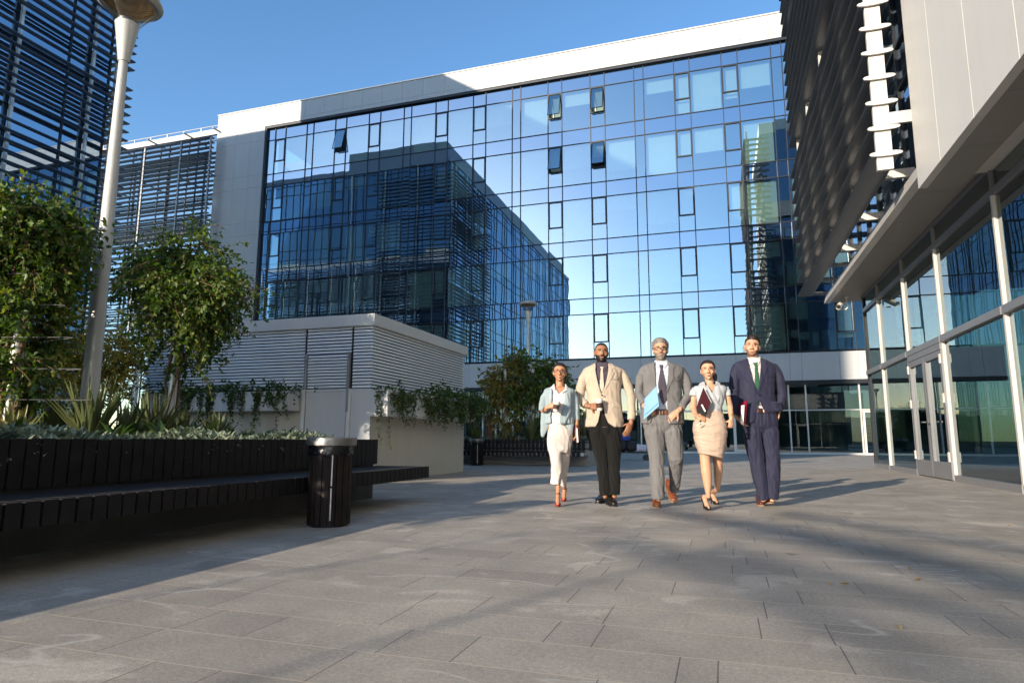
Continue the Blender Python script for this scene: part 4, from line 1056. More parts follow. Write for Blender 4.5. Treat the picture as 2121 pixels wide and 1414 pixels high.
class Fig:
    def __init__(s, D, skin_m, label, foot):
        s.D = D; s.skin = skin_m; s.label = label; s.foot = foot; s.body = Solid(); s.parts = []; s.mpp = D/F_PX*1.0
    def p(s, c, x, y, dv=0.0): return np.array(at_depth(*c(x, y), s.D+dv))
    def head(s, c, x, y, yaw=0, tilt=0, pitch=0, sc=1.0, jaw=1.0, female=False):
        """head centre at crop pixel; yaw>0 turns to the picture's right"""
        s.hc = s.p(c, x, y); to = np.array(CAMPOS)-s.hc; to[2] = 0; to /= np.linalg.norm(to); AR = np.array([-to[1], to[0], 0]); AF = -to
        fwd = to*math.cos(yaw)+AR*math.sin(yaw); r = AR*math.cos(yaw)+AF*math.sin(yaw); u = np.array([0, 0, 1.])
        fwd, u = fwd*math.cos(pitch)+u*math.sin(pitch), u*math.cos(pitch)-fwd*math.sin(pitch)
        r, u = r*math.cos(tilt)+u*math.sin(tilt), u*math.cos(tilt)-r*math.sin(tilt)
        s.hm = np.stack([r, fwd, u], 1); s.hs = sc; H = lambda a, b, d: s.hc+s.hm@(np.array([a, b, d])*sc)
        B = s.body; b_ = lambda p, rx, ry, rz: B.ball(H(*p), rx*sc, ry*sc, rz*sc, s.hm)
        b_((0, -.012, .030), .076, .096, .084); b_((0, .010, -.012), .070*jaw, .078, .080); b_((0, .028, -.062), .052*jaw, .058, .050)
        b_((0, .058, -.094), .026*jaw, .026, .019); b_((0, -.03, -.02), .072, .075, .07)
        b_((0, .085, .026), .046, .010, .010)                       # brow
        B.chain([H(0, .088, .012), H(0, .098, -.012), H(0, .107, -.030)], [.0075*sc, .0095*sc, .0122*sc])
        for sg in (-1, 1):
            b_((sg*.013, .096, -.034), .009, .010, .008); b_((sg*.077, -.012, -.012), .009, .020, .031); b_((sg*.038, .060, -.028), .024, .020, .022)
        b_((0, .088, -.060), .023, .010, .006); b_((0, .087, -.070), .019, .010, .007)
        s.H = H; return H
    def neck(s, c, pts, r):
        s.body.chain([s.H(0, -.02, -.07)]+[s.p(c, *q) for q in pts], [r*.98]+[r]*len(pts))
    def hand(s, w, f, n, side, curl=.5, spread=.012, sc=1.0, thumb=.5, curls=None):
        """hand at wrist w pointing along f, back of hand facing n; thumb on +side of f x n"""
        w, f, n = (np.asarray(q, float) for q in (w, f, n)); f = f/np.linalg.norm(f); n = n-f*(n@f); n /= np.linalg.norm(n); l = np.cross(f, n)*side
        B = s.body
        B.chain([w-f*.03, w, w+f*.035*sc, w+f*.07*sc, w+f*.088*sc], [.024*sc, .026*sc, .036*sc, .041*sc, .038*sc], .42, l)
        for i, (o, ln) in enumerate(((.031, .070), (.0105, .080), (-.0105, .074), (-.030, .058))):
            b = w+f*(.088-.004*abs(i-1))*sc+l*o*sc; d = f+l*o*spread*60; d /= np.linalg.norm(d); pts = [b]; cu = curl if curls is None else curls[i]
            for q in (.45, .31, .24):
                d = d*math.cos(cu)-n*math.sin(cu); dn = n*math.cos(cu)+(f*0); d /= np.linalg.norm(d); pts.append(pts[-1]+d*ln*q*sc)
            B.chain(pts, [.0092*sc, .0088*sc, .008*sc, .0068*sc], k=8)
        t0 = w+f*.028*sc+l*.032*sc; d = f*.62+l*.62-n*thumb; d /= np.linalg.norm(d); t1 = t0+d*.036*sc; d = d+f*.35-n*thumb*.5; d /= np.linalg.norm(d)
        B.chain([t0-l*.012, t1, t1+d*.030*sc], [.0125*sc, .0105*sc, .0085*sc], k=8)
    def finish(s, voxel=.0052):
        me = setsmooth(s.body.fuse('person', voxel, 3, .45)); s.bodyme = me
        o = link_mesh('person', me, s.skin); ft = Vector(s.foot)
        me.transform(Matrix.Translation(-ft)); o.location = ft; s.o = o; tag(o, s.label, 'person')
        w = me.copy(); w.transform(Matrix.Translation(ft)); s.wme = w
        for name, pm, mats, sub in s.parts:
            q = link_mesh(name, pm, mats, o)
            for n2, m2, mt2 in sub: link_mesh(n2, m2, mt2, q)
        return o
    def add(s, name, me, mats, sub=()):
        if me is not None: s.parts.append((name, me, mats, sub))
    def loc(s, co): return (np.asarray(co)-s.hc)@s.hm/s.hs
    def on_head(s, name, mat, fn, off):
        def sel(co, no, f):
            q = s.loc(co[f].mean(1)); d = np.linalg.norm(q*np.array([1, 1, .8]), axis=1)
            return (d < .19) & fn(q)
        m = shell(s.wme, sel, off, name)
        if m is not None: link_mesh(name, m, mat, s.o)
    def face(s, brow_m, lip_m, brow_t=.004, smile=False, squint=.0045):
        ell = lambda q, cx_, cz_, a, b: ((q[:, 0]-cx_)/a)**2+((q[:, 2]-cz_)/b)**2 < 1
        fr = lambda q: q[:, 1] > .04
        bv = BVHTree.FromPolygons([tuple(v.co) for v in s.wme.vertices], [tuple(p.vertices) for p in s.wme.polygons])
        def disc(name, mat, cx_, cz_, a, b, off, tilt=0, par=None, pts=None):
            vs = []; fs = []; k = 18
            rim = pts or [(cx_+a*math.cos(t)*1.0, cz_+b*math.sin(t)+tilt*a*math.cos(t)) for t in [2*math.pi*i/k for i in range(k)]]; k = len(rim)
            mx = sum(r_[0] for r_ in rim)/k; mz = sum(r_[1] for r_ in rim)/k
            def hit(x, z):
                o_ = Vector(s.H(x, .25, z)); h = bv.ray_cast(o_, Vector(-s.hm[:, 1]), .5)[0]
                return np.array(h if h else s.H(x, .08, z))+s.hm[:, 1]*off*s.hs
            vs.append(hit(mx, mz))
            for fr_ in (.5, 1): vs += [hit(mx+(x-mx)*fr_, mz+(z-mz)*fr_) for x, z in rim]
            for i in range(k):
                j = (i+1) % k; fs += [(0, 1+i, 1+j, 1+j), (1+i, 1+k+i, 1+k+j, 1+j)]
            n0 = len(vs); vs += [np.array(v)-s.hm[:, 1]*.004 for v in vs[1+k:]]
            for i in range(k):
                j = (i+1) % k; fs.append((1+k+i, n0+i, n0+j, 1+k+j))
            me = bpy.data.meshes.new(name); me.from_pydata([tuple(v) for v in vs], [], [tuple(dict.fromkeys(q)) for q in fs]); setsmooth(me)
            return link_mesh(name, me, mat, par or s.o)
        for sg in (-1, 1):
            disc('eyebrow', brow_m, sg*.032, .026, .019, brow_t, .0025, -sg*.10)
            e = disc('eye', EYE_W, sg*.031, .006, .0130, squint*.8, .0012)
            disc('iris', EYE_D, sg*.031, .0062, .0062, squint*.8, .0022, 0, e)
            disc('eyelid', brow_m, sg*.031, .006+squint+.001, .0148, .0014, .0024, 0, e)
        mo = disc('mouth', lip_m, 0, -.066, .024 if smile else .021, .0085 if smile else .0065, .0015, pts=[(-.025, -.062), (-.012, -.0605), (0, -.062), (.012, -.0605), (.025, -.062), (.015, -.072), (0, -.076), (-.015, -.072)] if smile else [(-.021, -.066), (-.008, -.061), (0, -.0625), (.008, -.061), (.021, -.066), (.010, -.0725), (0, -.074), (-.010, -.0725)])
        if smile: disc('teeth', EYE_W, 0, -.067, .017, .004, .0025, 0, mo)
    def hair(s, mat, line=.055, off=.010, back=-.5, side_z=-.02, seed=0, vol=None):
        """cap of hair: everything above the hairline in front, lower at the sides and back"""
        def fn(q):
            fz = np.where(q[:, 1] > .02, line+.02*np.clip((q[:, 1]-.02)/.07, 0, 1)-.9*np.clip(np.abs(q[:, 0])-.052, 0, 1)*1.1, np.where(q[:, 1] > -.02, side_z+.03*(q[:, 1] > .0), back*.13))
            ear = (np.abs(q[:, 0]) > .072) & (np.abs(q[:, 2]+.012) < .034) & (np.abs(q[:, 1]+.012) < .024)
            jz = np.array([mnoise.noise(Vector(v*60)+Vector((seed, 3, 0))) for v in q])*.006
            s._fz = fz; return (q[:, 2] > fz+jz) & ~ear
        def of(co, no):
            q = s.loc(co); b = off*(np.ones(len(q))) if vol is None else vol(q)
            edge = np.where(q[:, 1] > .0, line+.015-.9*np.clip(np.abs(q[:, 0])-.052, 0, 1), side_z); b = b*(.2+.8*np.clip((q[:, 2]-edge)/.03, 0, 1))
            return b*(1+.35*np.array([mnoise.noise(Vector(v*np.array([90, 90, 26]))+Vector((seed, 0, 0))) for v in q]))
        s.on_head('hair', mat, fn, of)
    def glasses(s, mat, w=.026, h=.018, r=.0022):
        mb = MB()
        for sg in (-1, 1):
            ring = [tuple(s.H(sg*.033+w*math.copysign(abs(math.cos(t))**.7, math.cos(t)), .108-.010*abs(math.cos(t))*(1 if math.cos(t)*sg > 0 else 0), .001+h*math.copysign(abs(math.sin(t))**.7, math.sin(t)))) for t in [2*math.pi*i/20 for i in range(21)]]
            mb.tube(ring, r, 6, cap=False); mb.tube([tuple(s.H(sg*.059, .098, .008)), tuple(s.H(sg*.081, .06, .008)), tuple(s.H(sg*.084, -.01, .004))], r, 6)
        mb.tube([tuple(s.H(-.008, .109, .004)), tuple(s.H(0, .113, .006)), tuple(s.H(.008, .109, .004))], r, 6)
        mb.build('glasses', mat, s.o, smooth=60)
def shoe(fig, toe, heel_dir, mat, sole_m, lift=0.0, ln=.285, w=.047, toe_up=0.0):
    """man's shoe: toe at ground point, heel towards heel_dir; lift raises the heel"""
    toe = np.asarray(toe, float); d = np.asarray(heel_dir, float); d[2] = 0; d /= np.linalg.norm(d); sd = np.array([-d[1], d[0], 0])
    S = Solid(); rings = []; K = 14
    for i, (t, ww, h) in enumerate(((0, .30, .022), (.04, .62, .040), (.12, .88, .050), (.25, 1.0, .058), (.42, .95, .076), (.58, .82, .098), (.74, .78, .118), (.9, .76, .122), (.97, .62, .115), (1.0, .4, .08))):
        b = toe+d*ln*t+np.array([0, 0, .012+lift*t**1.2+toe_up*(1-t)]); ring = []
        for j in range(K):
            a = 2*math.pi*j/K; zz = h*(.5+.5*math.sin(a)) if math.sin(a) > 0 else h*.5*(1+math.sin(a)*.98)
            ring.append(b+sd*w*ww*math.copysign(abs(math.cos(a))**.75, math.cos(a))+np.array([0, 0, zz]))
        rings.append(ring)
    S.rings(rings); me = setsmooth(S.fuse('shoe', .006, 3))
    so = MB(); out = []
    for t, ww in ((0, .36), (.05, .70), (.15, .96), (.27, 1.06), (.45, .96), (.65, .82), (.85, .84), (.97, .7), (1.0, .45)): out.append((t, ww))
    lo_, hi = [], []
    poly = [(t, ww) for t, ww in out]+[(t, -ww) for t, ww in reversed(out)]
    n = len(poly); vs = []
    for zt in (.016, 0.0):
        for t, ww in poly: vs.append(toe+d*ln*t+sd*w*ww+np.array([0, 0, zt+lift*t**1.2+toe_up*(1-t)+(0)]))
    so.v = [tuple(v) for v in vs]; so.f = [tuple(range(n)), tuple(reversed(range(n, 2*n)))]+[(i, n+i, n+(i+1) % n, (i+1) % n) for i in range(n)]; so.m = [0]*len(so.f)
    if True:
        b0 = toe+d*ln*.70+np.array([0, 0, lift*.70**1.2]); b1 = toe+d*ln*.99+np.array([0, 0, lift])
        pass
    fig.add('shoe', me, mat, [('sole', so.mesh('sole'), sole_m)])
def pump(fig, toe, d, mat, lift=.085, ln=.215, w=.036):
    """high-heeled shoe and the bare foot inside it (foot goes to the body)"""
    toe = np.asarray(toe, float); d = np.asarray(d, float); d[2] = 0; d /= np.linalg.norm(d); sd = np.array([-d[1], d[0], 0]); U = np.array([0, 0, 1.])
    z = lambda t: .008+lift*max(0, (t-.28)/.72)**1.25
    P = lambda t, h=0: toe+d*ln*t+U*(z(t)+h)
    fig.body.chain([P(.10, .016), P(.30, .024), P(.52, .040), P(.74, .052), P(.92, .050)], [.017, .026, .026, .025, .024])
    S = Solid(); S.chain([P(.02, .012), P(.10, .015), P(.22, .020), P(.33, .019)], [.010, .024, .036, .037], .55, sd)
    S.chain([P(.30, .006), P(.5, .004), P(.75, .006), P(.97, .012)], [.033, .026, .025, .026], .35, sd); S.chain([P(.90, .010), P(.98, .04)], [.028, .026], .9, sd)
    me = setsmooth(S.fuse('shoe', .0045, 2)); b = P(.95)
    hm = MB().tube([tuple(b), tuple((toe+d*ln*.94)*np.array([1, 1, 0])+U*.0)], [.016, .006], 8)
    fig.add('shoe', me, mat, [('heel', hm.mesh('heel'), mat)]); return P(.86, .06)
def slabs(name, poly, thick, mat, parent=None):
    """flat thing with its own thickness, from corner points in order"""
    P = [np.asarray(p, float) for p in poly]; n = np.cross(P[1]-P[0], P[2]-P[0]); n /= np.linalg.norm(n); k = len(P); mb = MB()
    if n@A_F < 0: n = -n
    mb.v = [tuple(p) for p in P]+[tuple(p+n*thick) for p in P]; mb.f = [tuple(range(k)), tuple(reversed(range(k, 2*k)))]+[(i, (i+1) % k, k+(i+1) % k, k+i) for i in range(k)]; mb.m = [0]*len(mb.f)
    return mb.build(name, mat, parent)
crop = lambda s_, ox, oy: (lambda x, y: (ox+x/s_, oy+y/s_))
C1, C2, C3_, C4, C5 = crop(7.855, 1110, 740), crop(6.736, 1190, 695), crop(6.736, 1305, 690), crop(7.444, 1415, 735), crop(6.736, 1500, 685)
LA, LB_ = crop(8.318, 1120, 890), crop(6.628, 1330, 890)
def poly(c, pts): return [c(*q) for q in pts]
def rowsof(F, c, rows, sc):
    out = []
    for r in rows:
        x, y, hw, dep = r[:4]; dv = r[4] if len(r) > 4 else 0
        out.append((F.p(c, x, y, dv), hw/sc*F.mpp*1.02, dep))
    return out
def limb(F, S, c, pts, sc, k=16, flat=1.0):
    S.chain([F.p(c, q[0], q[1], q[3] if len(q) > 3 else 0) for q in pts], [q[2]/sc*F.mpp*1.02 for q in pts], flat, None, k, S is not F.body)
def fdepth(px, py): return gnd(px, py).dot(FWH)
SOLE = plain('sole', (.20, .13, .08), .6); BLACK = plain('black_trim', (.012, .011, .011), .4); SHIRT_BTN = None
HAIR_D = plain('hair_dark', (.022, .013, .009), .38, 0, .4, 60, .001, 160); HAIR_B = plain('hair_black', (.012, .009, .008), .5, 0, .4, 60, .001, 160)
HAIR_G = plain('hair_grey', (.155, .138, .122), .5, 0, .45, 45, .001, 120); LIP = plain('lips', (.32, .10, .08), .45); LIP2 = plain('lips_dark', (.22, .08, .06), .5)

# ---------------- man in beige jacket
def man_beige():
    sc = 6.736; D = fdepth(1258, 1046); f = gnd(1262, 1046)
    F = Fig(D, skin('skin_brown', (.27, .125, .065)), 'man in beige jacket and black trousers walking with a coffee cup', (f.x, f.y, 0)); c = C2
    F.head(c, 376, 236, yaw=.10, tilt=-.04, sc=1.02, jaw=1.06); F.neck(c, [(384, 410), (388, 470)], .060)
    B = F.body
    B.slices(rowsof(F, c, [(388, 440, 90, .06), (392, 500, 160, .07), (398, 700, 195, .10), (405, 900, 190, .095), (405, 1150, 200, .10)], sc))
    limb(F, B, c, [(175, 600, 30), (105, 740, 32), (80, 880, 36), (180, 985, 30, -.10), (215, 985, 28, -.13)], sc)
    limb(F, B, c, [(640, 590, 30), (735, 710, 32), (785, 860, 36), (792, 1190, 30, -.02), (790, 1230, 28, -.02)], sc)
    for q in ([(960, 30, 95), (1060, 560, 62), (1110, 1150, 40)], [(1240, 30, 95), (1255, 560, 65), (1270, 1150, 40)]): limb(F, B, LA, q, 8.318)
    w = F.p(c, 205, 975, -.13); F.hand(w, A_R*.9+np.array([0, 0, -.12])-A_F*.1, -A_F*.95+np.array([0, 0, .3]), 1, .42, .006, 1.05, .75)
    w = F.p(c, 788, 1205, -.02); F.hand(w, np.array([0, 0, -1.])-A_R*.38-A_F*.1, -A_F*.85+A_R*.5, 1, .20, .012, 1.14, .25)
    shirt_m = cloth('shirt_plum', (.055, .045, .062), .7); jm = cloth('jacket_beige', (.40, .325, .25)); tm = cloth('trousers_black', (.0045, .0043, .0042), .9)
    S = Solid(); S.slices(rowsof(F, c, [(385, 378, 80, .058), (386, 430, 105, .075), (392, 470, 205, .09), (398, 560, 225, .108), (400, 760, 215, .115), (408, 1000, 212, .11), (410, 1100, 215, .11)], sc))
    sh = setsmooth(S.fuse('shirt', .0065, 3))
    T = Solid(); T.slices(rowsof(F, c, [(410, 1050, 205, .108), (410, 1130, 235, .118), (410, 1260, 250, .116), (412, 1340, 246, .098), (412, 1400, 235, .075), (412, 1440, 215, .05)], sc))
    limb(F, T, LA, [(950, 40, 150), (1020, 300, 122), (1055, 560, 98), (1085, 850, 92), (1108, 1120, 84)], 8.318); limb(F, T, LA, [(1235, 40, 152), (1248, 300, 128), (1255, 560, 106), (1263, 850, 101), (1268, 1105, 84)], 8.318)
    tr = setsmooth(wrinkle(T.fuse('trousers', .007, 4), .011, 15, 4, 3))
    J = Solid(); J.slices(rowsof(F, c, [(390, 395, 120, .08), (392, 425, 175, .095), (394, 462, 262, .10), (396, 500, 280, .112), (396, 590, 262, .127), (402, 700, 238, .132), (408, 870, 232, .128), (410, 1050, 248, .132), (408, 1180, 262, .137), (404, 1262, 260, .137), (404, 1272, 256, .134)], sc))
    limb(F, J, c, [(162, 522, 58), (118, 615, 63), (88, 730, 64), (78, 880, 62), (160, 968, 52, -.07)], sc); limb(F, J, c, [(648, 518, 58), (702, 605, 62), (745, 700, 62), (790, 860, 60), (796, 1020, 56), (793, 1170, 55, -.02)], sc)
    je = wrinkle(J.fuse('jacket', .0068, 4), .011, 7, 5, 1)
    vp_ = poly(c, [(295, 350), (290, 470), (320, 640), (380, 822), (430, 690), (475, 480), (478, 340)]); bt = poly(c, [(384, 850), (352, 1080), (330, 1190), (275, 1300), (300, 1340), (620, 1340), (560, 1275), (470, 1215), (425, 1110), (400, 950)])
    lap1 = shell(je, S_poly(poly(c, [(292, 380), (240, 470), (255, 560), (225, 590), (375, 830), (330, 680), (292, 500)])), .006, 'lapel'); lap2 = shell(je, S_poly(poly(c, [(470, 385), (545, 455), (515, 490), (560, 520), (395, 825), (440, 700), (476, 500)])), .006, 'lapel')
    pk = [shell(je, S_poly(poly(c, q)), .004, 'pocket') for q in ([(170, 1050), (255, 1040), (250, 1170), (175, 1165)], [(520, 575), (610, 585), (605, 620), (515, 605)], [(530, 930), (650, 940), (655, 1010), (530, 1000)])]
    bb = bpy.data.meshes.new('b'); q = np.array(F.p(c, 384, 832, -.165)); bm_ = MB().tube([tuple(q), tuple(q-A_F*.008)], .011, 10).mesh('button')
    je2 = cut(cut(je, vp_), bt)
    F.add('jacket', je2, jm, [('lapel', lap1, jm), ('lapel', lap2, jm), ('button', bm_, BLACK)]+[('pocket', m_, jm) for m_ in pk if m_])
    col = shell(sh, S_poly(poly(c, [(292, 355), (300, 440), (345, 500), (385, 445), (420, 500), (465, 430), (475, 350), (384, 420)])), .009, 'collar')
    tie = shell(sh, S_poly(poly(c, [(358, 440), (402, 440), (396, 470), (412, 720), (384, 800), (350, 710), (368, 470)])), .013, 'tie')
    F.add('shirt', sh, shirt_m, [('collar', col, shirt_m)]); F.add('tie', tie, cloth('tie_cream', (.44, .37, .30), .5, .0006)); F.add('trousers', tr, tm)
    sm = leather('shoe_black', (.010, .009, .009))
    shoe(F, gnd(1238, 1043), A_F+A_R*.45, sm, BLACK); shoe(F, gnd(1274, 1049), A_F-A_R*.12, sm, BLACK)
    F.finish(); F.face(HAIR_B, LIP2, .0045)
    F.hair(HAIR_B, .066, .0028, -.4, .002)
    F.on_head('beard', HAIR_B, lambda q: (((q[:, 2] < -.035+.25*np.clip(.05-np.abs(q[:, 0]), -.03, 0)*0-.55*np.clip(.062-np.abs(q[:, 0]), 0, .06)) & (q[:, 2] > -.125) & (q[:, 1] > -.005)) | ((np.abs(q[:, 2]+.051) < .006) & (np.abs(q[:, 0]) < .028) & (q[:, 1] > .05)) | ((np.abs(q[:, 0]) > .022) & (np.abs(q[:, 0]) < .034) & (q[:, 2] < -.048) & (q[:, 1] > .03))) & ~((np.abs(q[:, 0]) < .022) & (q[:, 2] > -.078) & (q[:, 2] < -.057) & (q[:, 1] > .05)), .0035)
    return F
# ---------------- man in grey suit
def man_grey():
    sc = 6.736; D = fdepth(1363, 1050); f = gnd(1370, 1049)
    F = Fig(D, skin('skin_fair', (.46, .25, .155)), 'grey-haired bearded man with glasses in grey suit carrying a blue folder', (f.x, f.y, 0)); c = C3_
    F.head(c, 424, 232, yaw=.02, tilt=.0, sc=1.05, jaw=1.0); F.neck(c, [(432, 420), (436, 480)], .058); B = F.body
    B.slices(rowsof(F, c, [(436, 440, 90, .06), (442, 500, 170, .07), (450, 700, 215, .10), (452, 900, 205, .095), (450, 1150, 215, .10)], sc))
    limb(F, B, c, [(205, 600, 30), (138, 740, 32), (125, 870, 36, .02), (205, 1010, 30, -.08), (225, 1040, 28, -.10)], sc); limb(F, B, c, [(705, 600, 30), (785, 740, 32), (812, 880, 36, .02), (690, 1060, 30, -.10), (665, 1085, 28, -.12)], sc)
    limb(F, B, LB_, [(170, 0, 80), (200, 400, 55), (222, 960, 36)], 6.628); limb(F, B, LB_, [(415, 0, 85), (462, 380, 58), (448, 800, 38, .26)], 6.628)
    w = F.p(c, 218, 1030, -.11); F.hand(w, A_R*.75+np.array([0, 0, -.55]), -A_F*.9+A_R*.0+np.array([0, 0, .25]), 1, .55, .006, 1.08, .7)
    w = F.p(c, 668, 1078, -.12); F.hand(w, -A_R*.78+np.array([0, 0, -.62])-A_F*.08, -A_F*.85+np.array([0, 0, .5]), -1, .30, .008, 1.12, .4)
    jm = cloth('suit_grey', (.128, .124, .125), .75); shm = cloth('shirt_pale_blue', (.50, .53, .60), .7); tiem = cloth('tie_dark', (.050, .042, .055), .5)
    S = Solid(); S.slices(rowsof(F, c, [(434, 388, 82, .060), (436, 440, 112, .078), (440, 480, 215, .09), (448, 580, 240, .108), (450, 780, 230, .115), (452, 1000, 225, .112), (450, 1085, 228, .112)], sc)); sh = setsmooth(S.fuse('shirt', .0065, 3))
    T = Solid(); T.slices(rowsof(F, c, [(448, 1065, 225, .112), (448, 1140, 255, .12), (450, 1250, 270, .116), (450, 1320, 262, .098), (450, 1380, 240, .075), (450, 1420, 215, .05)], sc))
    limb(F, T, LB_, [(165, 20, 132), (190, 200, 116), (200, 400, 98), (207, 650, 93), (220, 945, 80)], 6.628); limb(F, T, LB_, [(405, 20, 136), (440, 200, 115), (464, 380, 95), (458, 600, 78, .14), (442, 835, 60, .26)], 6.628)
    tr = setsmooth(wrinkle(T.fuse('trousers', .007, 4), .011, 15, 4, 7))
    J = Solid(); J.slices(rowsof(F, c, [(440, 408, 120, .08), (444, 435, 205, .095), (450, 470, 292, .10), (451, 505, 302, .112), (451, 590, 288, .127), (450, 700, 270, .13), (454, 880, 255, .126), (450, 1050, 282, .132), (450, 1180, 296, .137), (450, 1250, 296, .137), (450, 1262, 290, .134)], sc))
    limb(F, J, c, [(188, 520, 58), (152, 612, 63), (130, 720, 64), (124, 860, 62, .01), (190, 985, 52, -.06)], sc); limb(F, J, c, [(720, 520, 58), (765, 612, 63), (792, 720, 64), (812, 870, 64, .01), (710, 1035, 54, -.08)], sc)
    je = wrinkle(J.fuse('jacket', .0068, 4), .011, 7, 5, 5)
    lap1 = shell(je, S_poly(poly(c, [(340, 400), (268, 500), (285, 570), (250, 590), (345, 800), (362, 720), (348, 520)])), .006, 'lapel'); lap2 = shell(je, S_poly(poly(c, [(530, 390), (632, 445), (630, 480), (600, 500), (610, 620), (512, 830), (520, 700), (536, 480)])), .006, 'lapel')
    op = poly(c, [(345, 360), (346, 520), (362, 720), (340, 1050), (318, 1120), (285, 1235), (262, 1265), (270, 1300), (640, 1310), (600, 1300), (560, 1265), (522, 1120), (516, 830), (525, 640), (538, 460), (532, 350)])
    F.add('jacket', cut(je, op), jm, [('lapel', lap1, jm), ('lapel', lap2, jm)]+[('pocket', m_, jm) for m_ in [shell(je, S_poly(poly(c, q)), .004, 'pocket') for q in ([(600, 630), (700, 640), (698, 665), (600, 655)], [(170, 1010), (260, 1020), (260, 1060), (170, 1055)])] if m_])
    col = shell(sh, S_poly(poly(c, [(345, 370), (352, 440), (385, 490), (432, 440), (480, 490), (525, 430), (530, 365), (434, 430)])), .009, 'collar')
    tie = shell(sh, S_poly(poly(c, [(405, 448), (462, 448), (452, 500), (505, 760), (520, 900), (462, 1005), (420, 900), (385, 720), (420, 500)])), .013, 'tie')
    F.add('shirt', sh, shm, [('collar', col, shm)]); F.add('tie', tie, tiem); F.add('trousers', tr, jm)
    bm = leather('belt_brown', (.10, .035, .016)); bel = shell(tr, S_poly(poly(c, [(330, 1075), (528, 1075), (526, 1135), (322, 1135)])), .010, 'belt')
    q = F.p(c, 432, 1103, -.155); F.add('belt', bel, bm, [('buckle', MB().tube([tuple(q-A_R*.014+np.array([0, 0, .02])), tuple(q+A_R*.014+np.array([0, 0, .02])), tuple(q+A_R*.014-np.array([0, 0, .02])), tuple(q-A_R*.014-np.array([0, 0, .02])), tuple(q-A_R*.014+np.array([0, 0, .02]))], .003, 6).mesh('buckle'), M['steel'])])
    sm = leather('shoe_brown', (.16, .045, .016)); shoe(F, gnd(1362, 1052), A_F+A_R*.12, sm, SOLE)
    t = np.array(gnd(1398, 1041)); shoe(F, t, A_F-A_R*.06, sm, SOLE, .15, .27)
    F.finish(); F.face(plain('brow_grey', (.10, .08, .065), .6), LIP, .0042)
    F.hair(HAIR_G, .056, .02, -.45, -.03, 3, lambda q: .010+.016*np.clip((q[:, 2]-.03)/.07, 0, 1)+.006*(np.abs(q[:, 0]) > .06)); F.glasses(BLACK, .027, .017, .003)
    F.on_head('beard', plain('beard_grey', (.17, .14, .12), .7, 0, .5, 60, .001, 160), lambda q: (((q[:, 2] < -.045-.5*np.clip(.05-np.abs(q[:, 0]), 0, .05)) & (q[:, 2] > -.13) & (q[:, 1] > .01) & (np.abs(q[:, 0]) < .064)) | ((np.abs(q[:, 2]+.051) < .0075) & (np.abs(q[:, 0]) < .031) & (q[:, 1] > .05)) | ((np.abs(q[:, 0]) > .024) & (np.abs(q[:, 0]) < .040) & (q[:, 2] < -.048) & (q[:, 2] > -.1) & (q[:, 1] > .03))) & ~((np.abs(q[:, 0]) < .022) & (q[:, 2] > -.076) & (q[:, 2] < -.058)), lambda co, no: .006+.012*np.clip((-.09-F.loc(co)[:, 2])/.03, 0, 1))
    return F
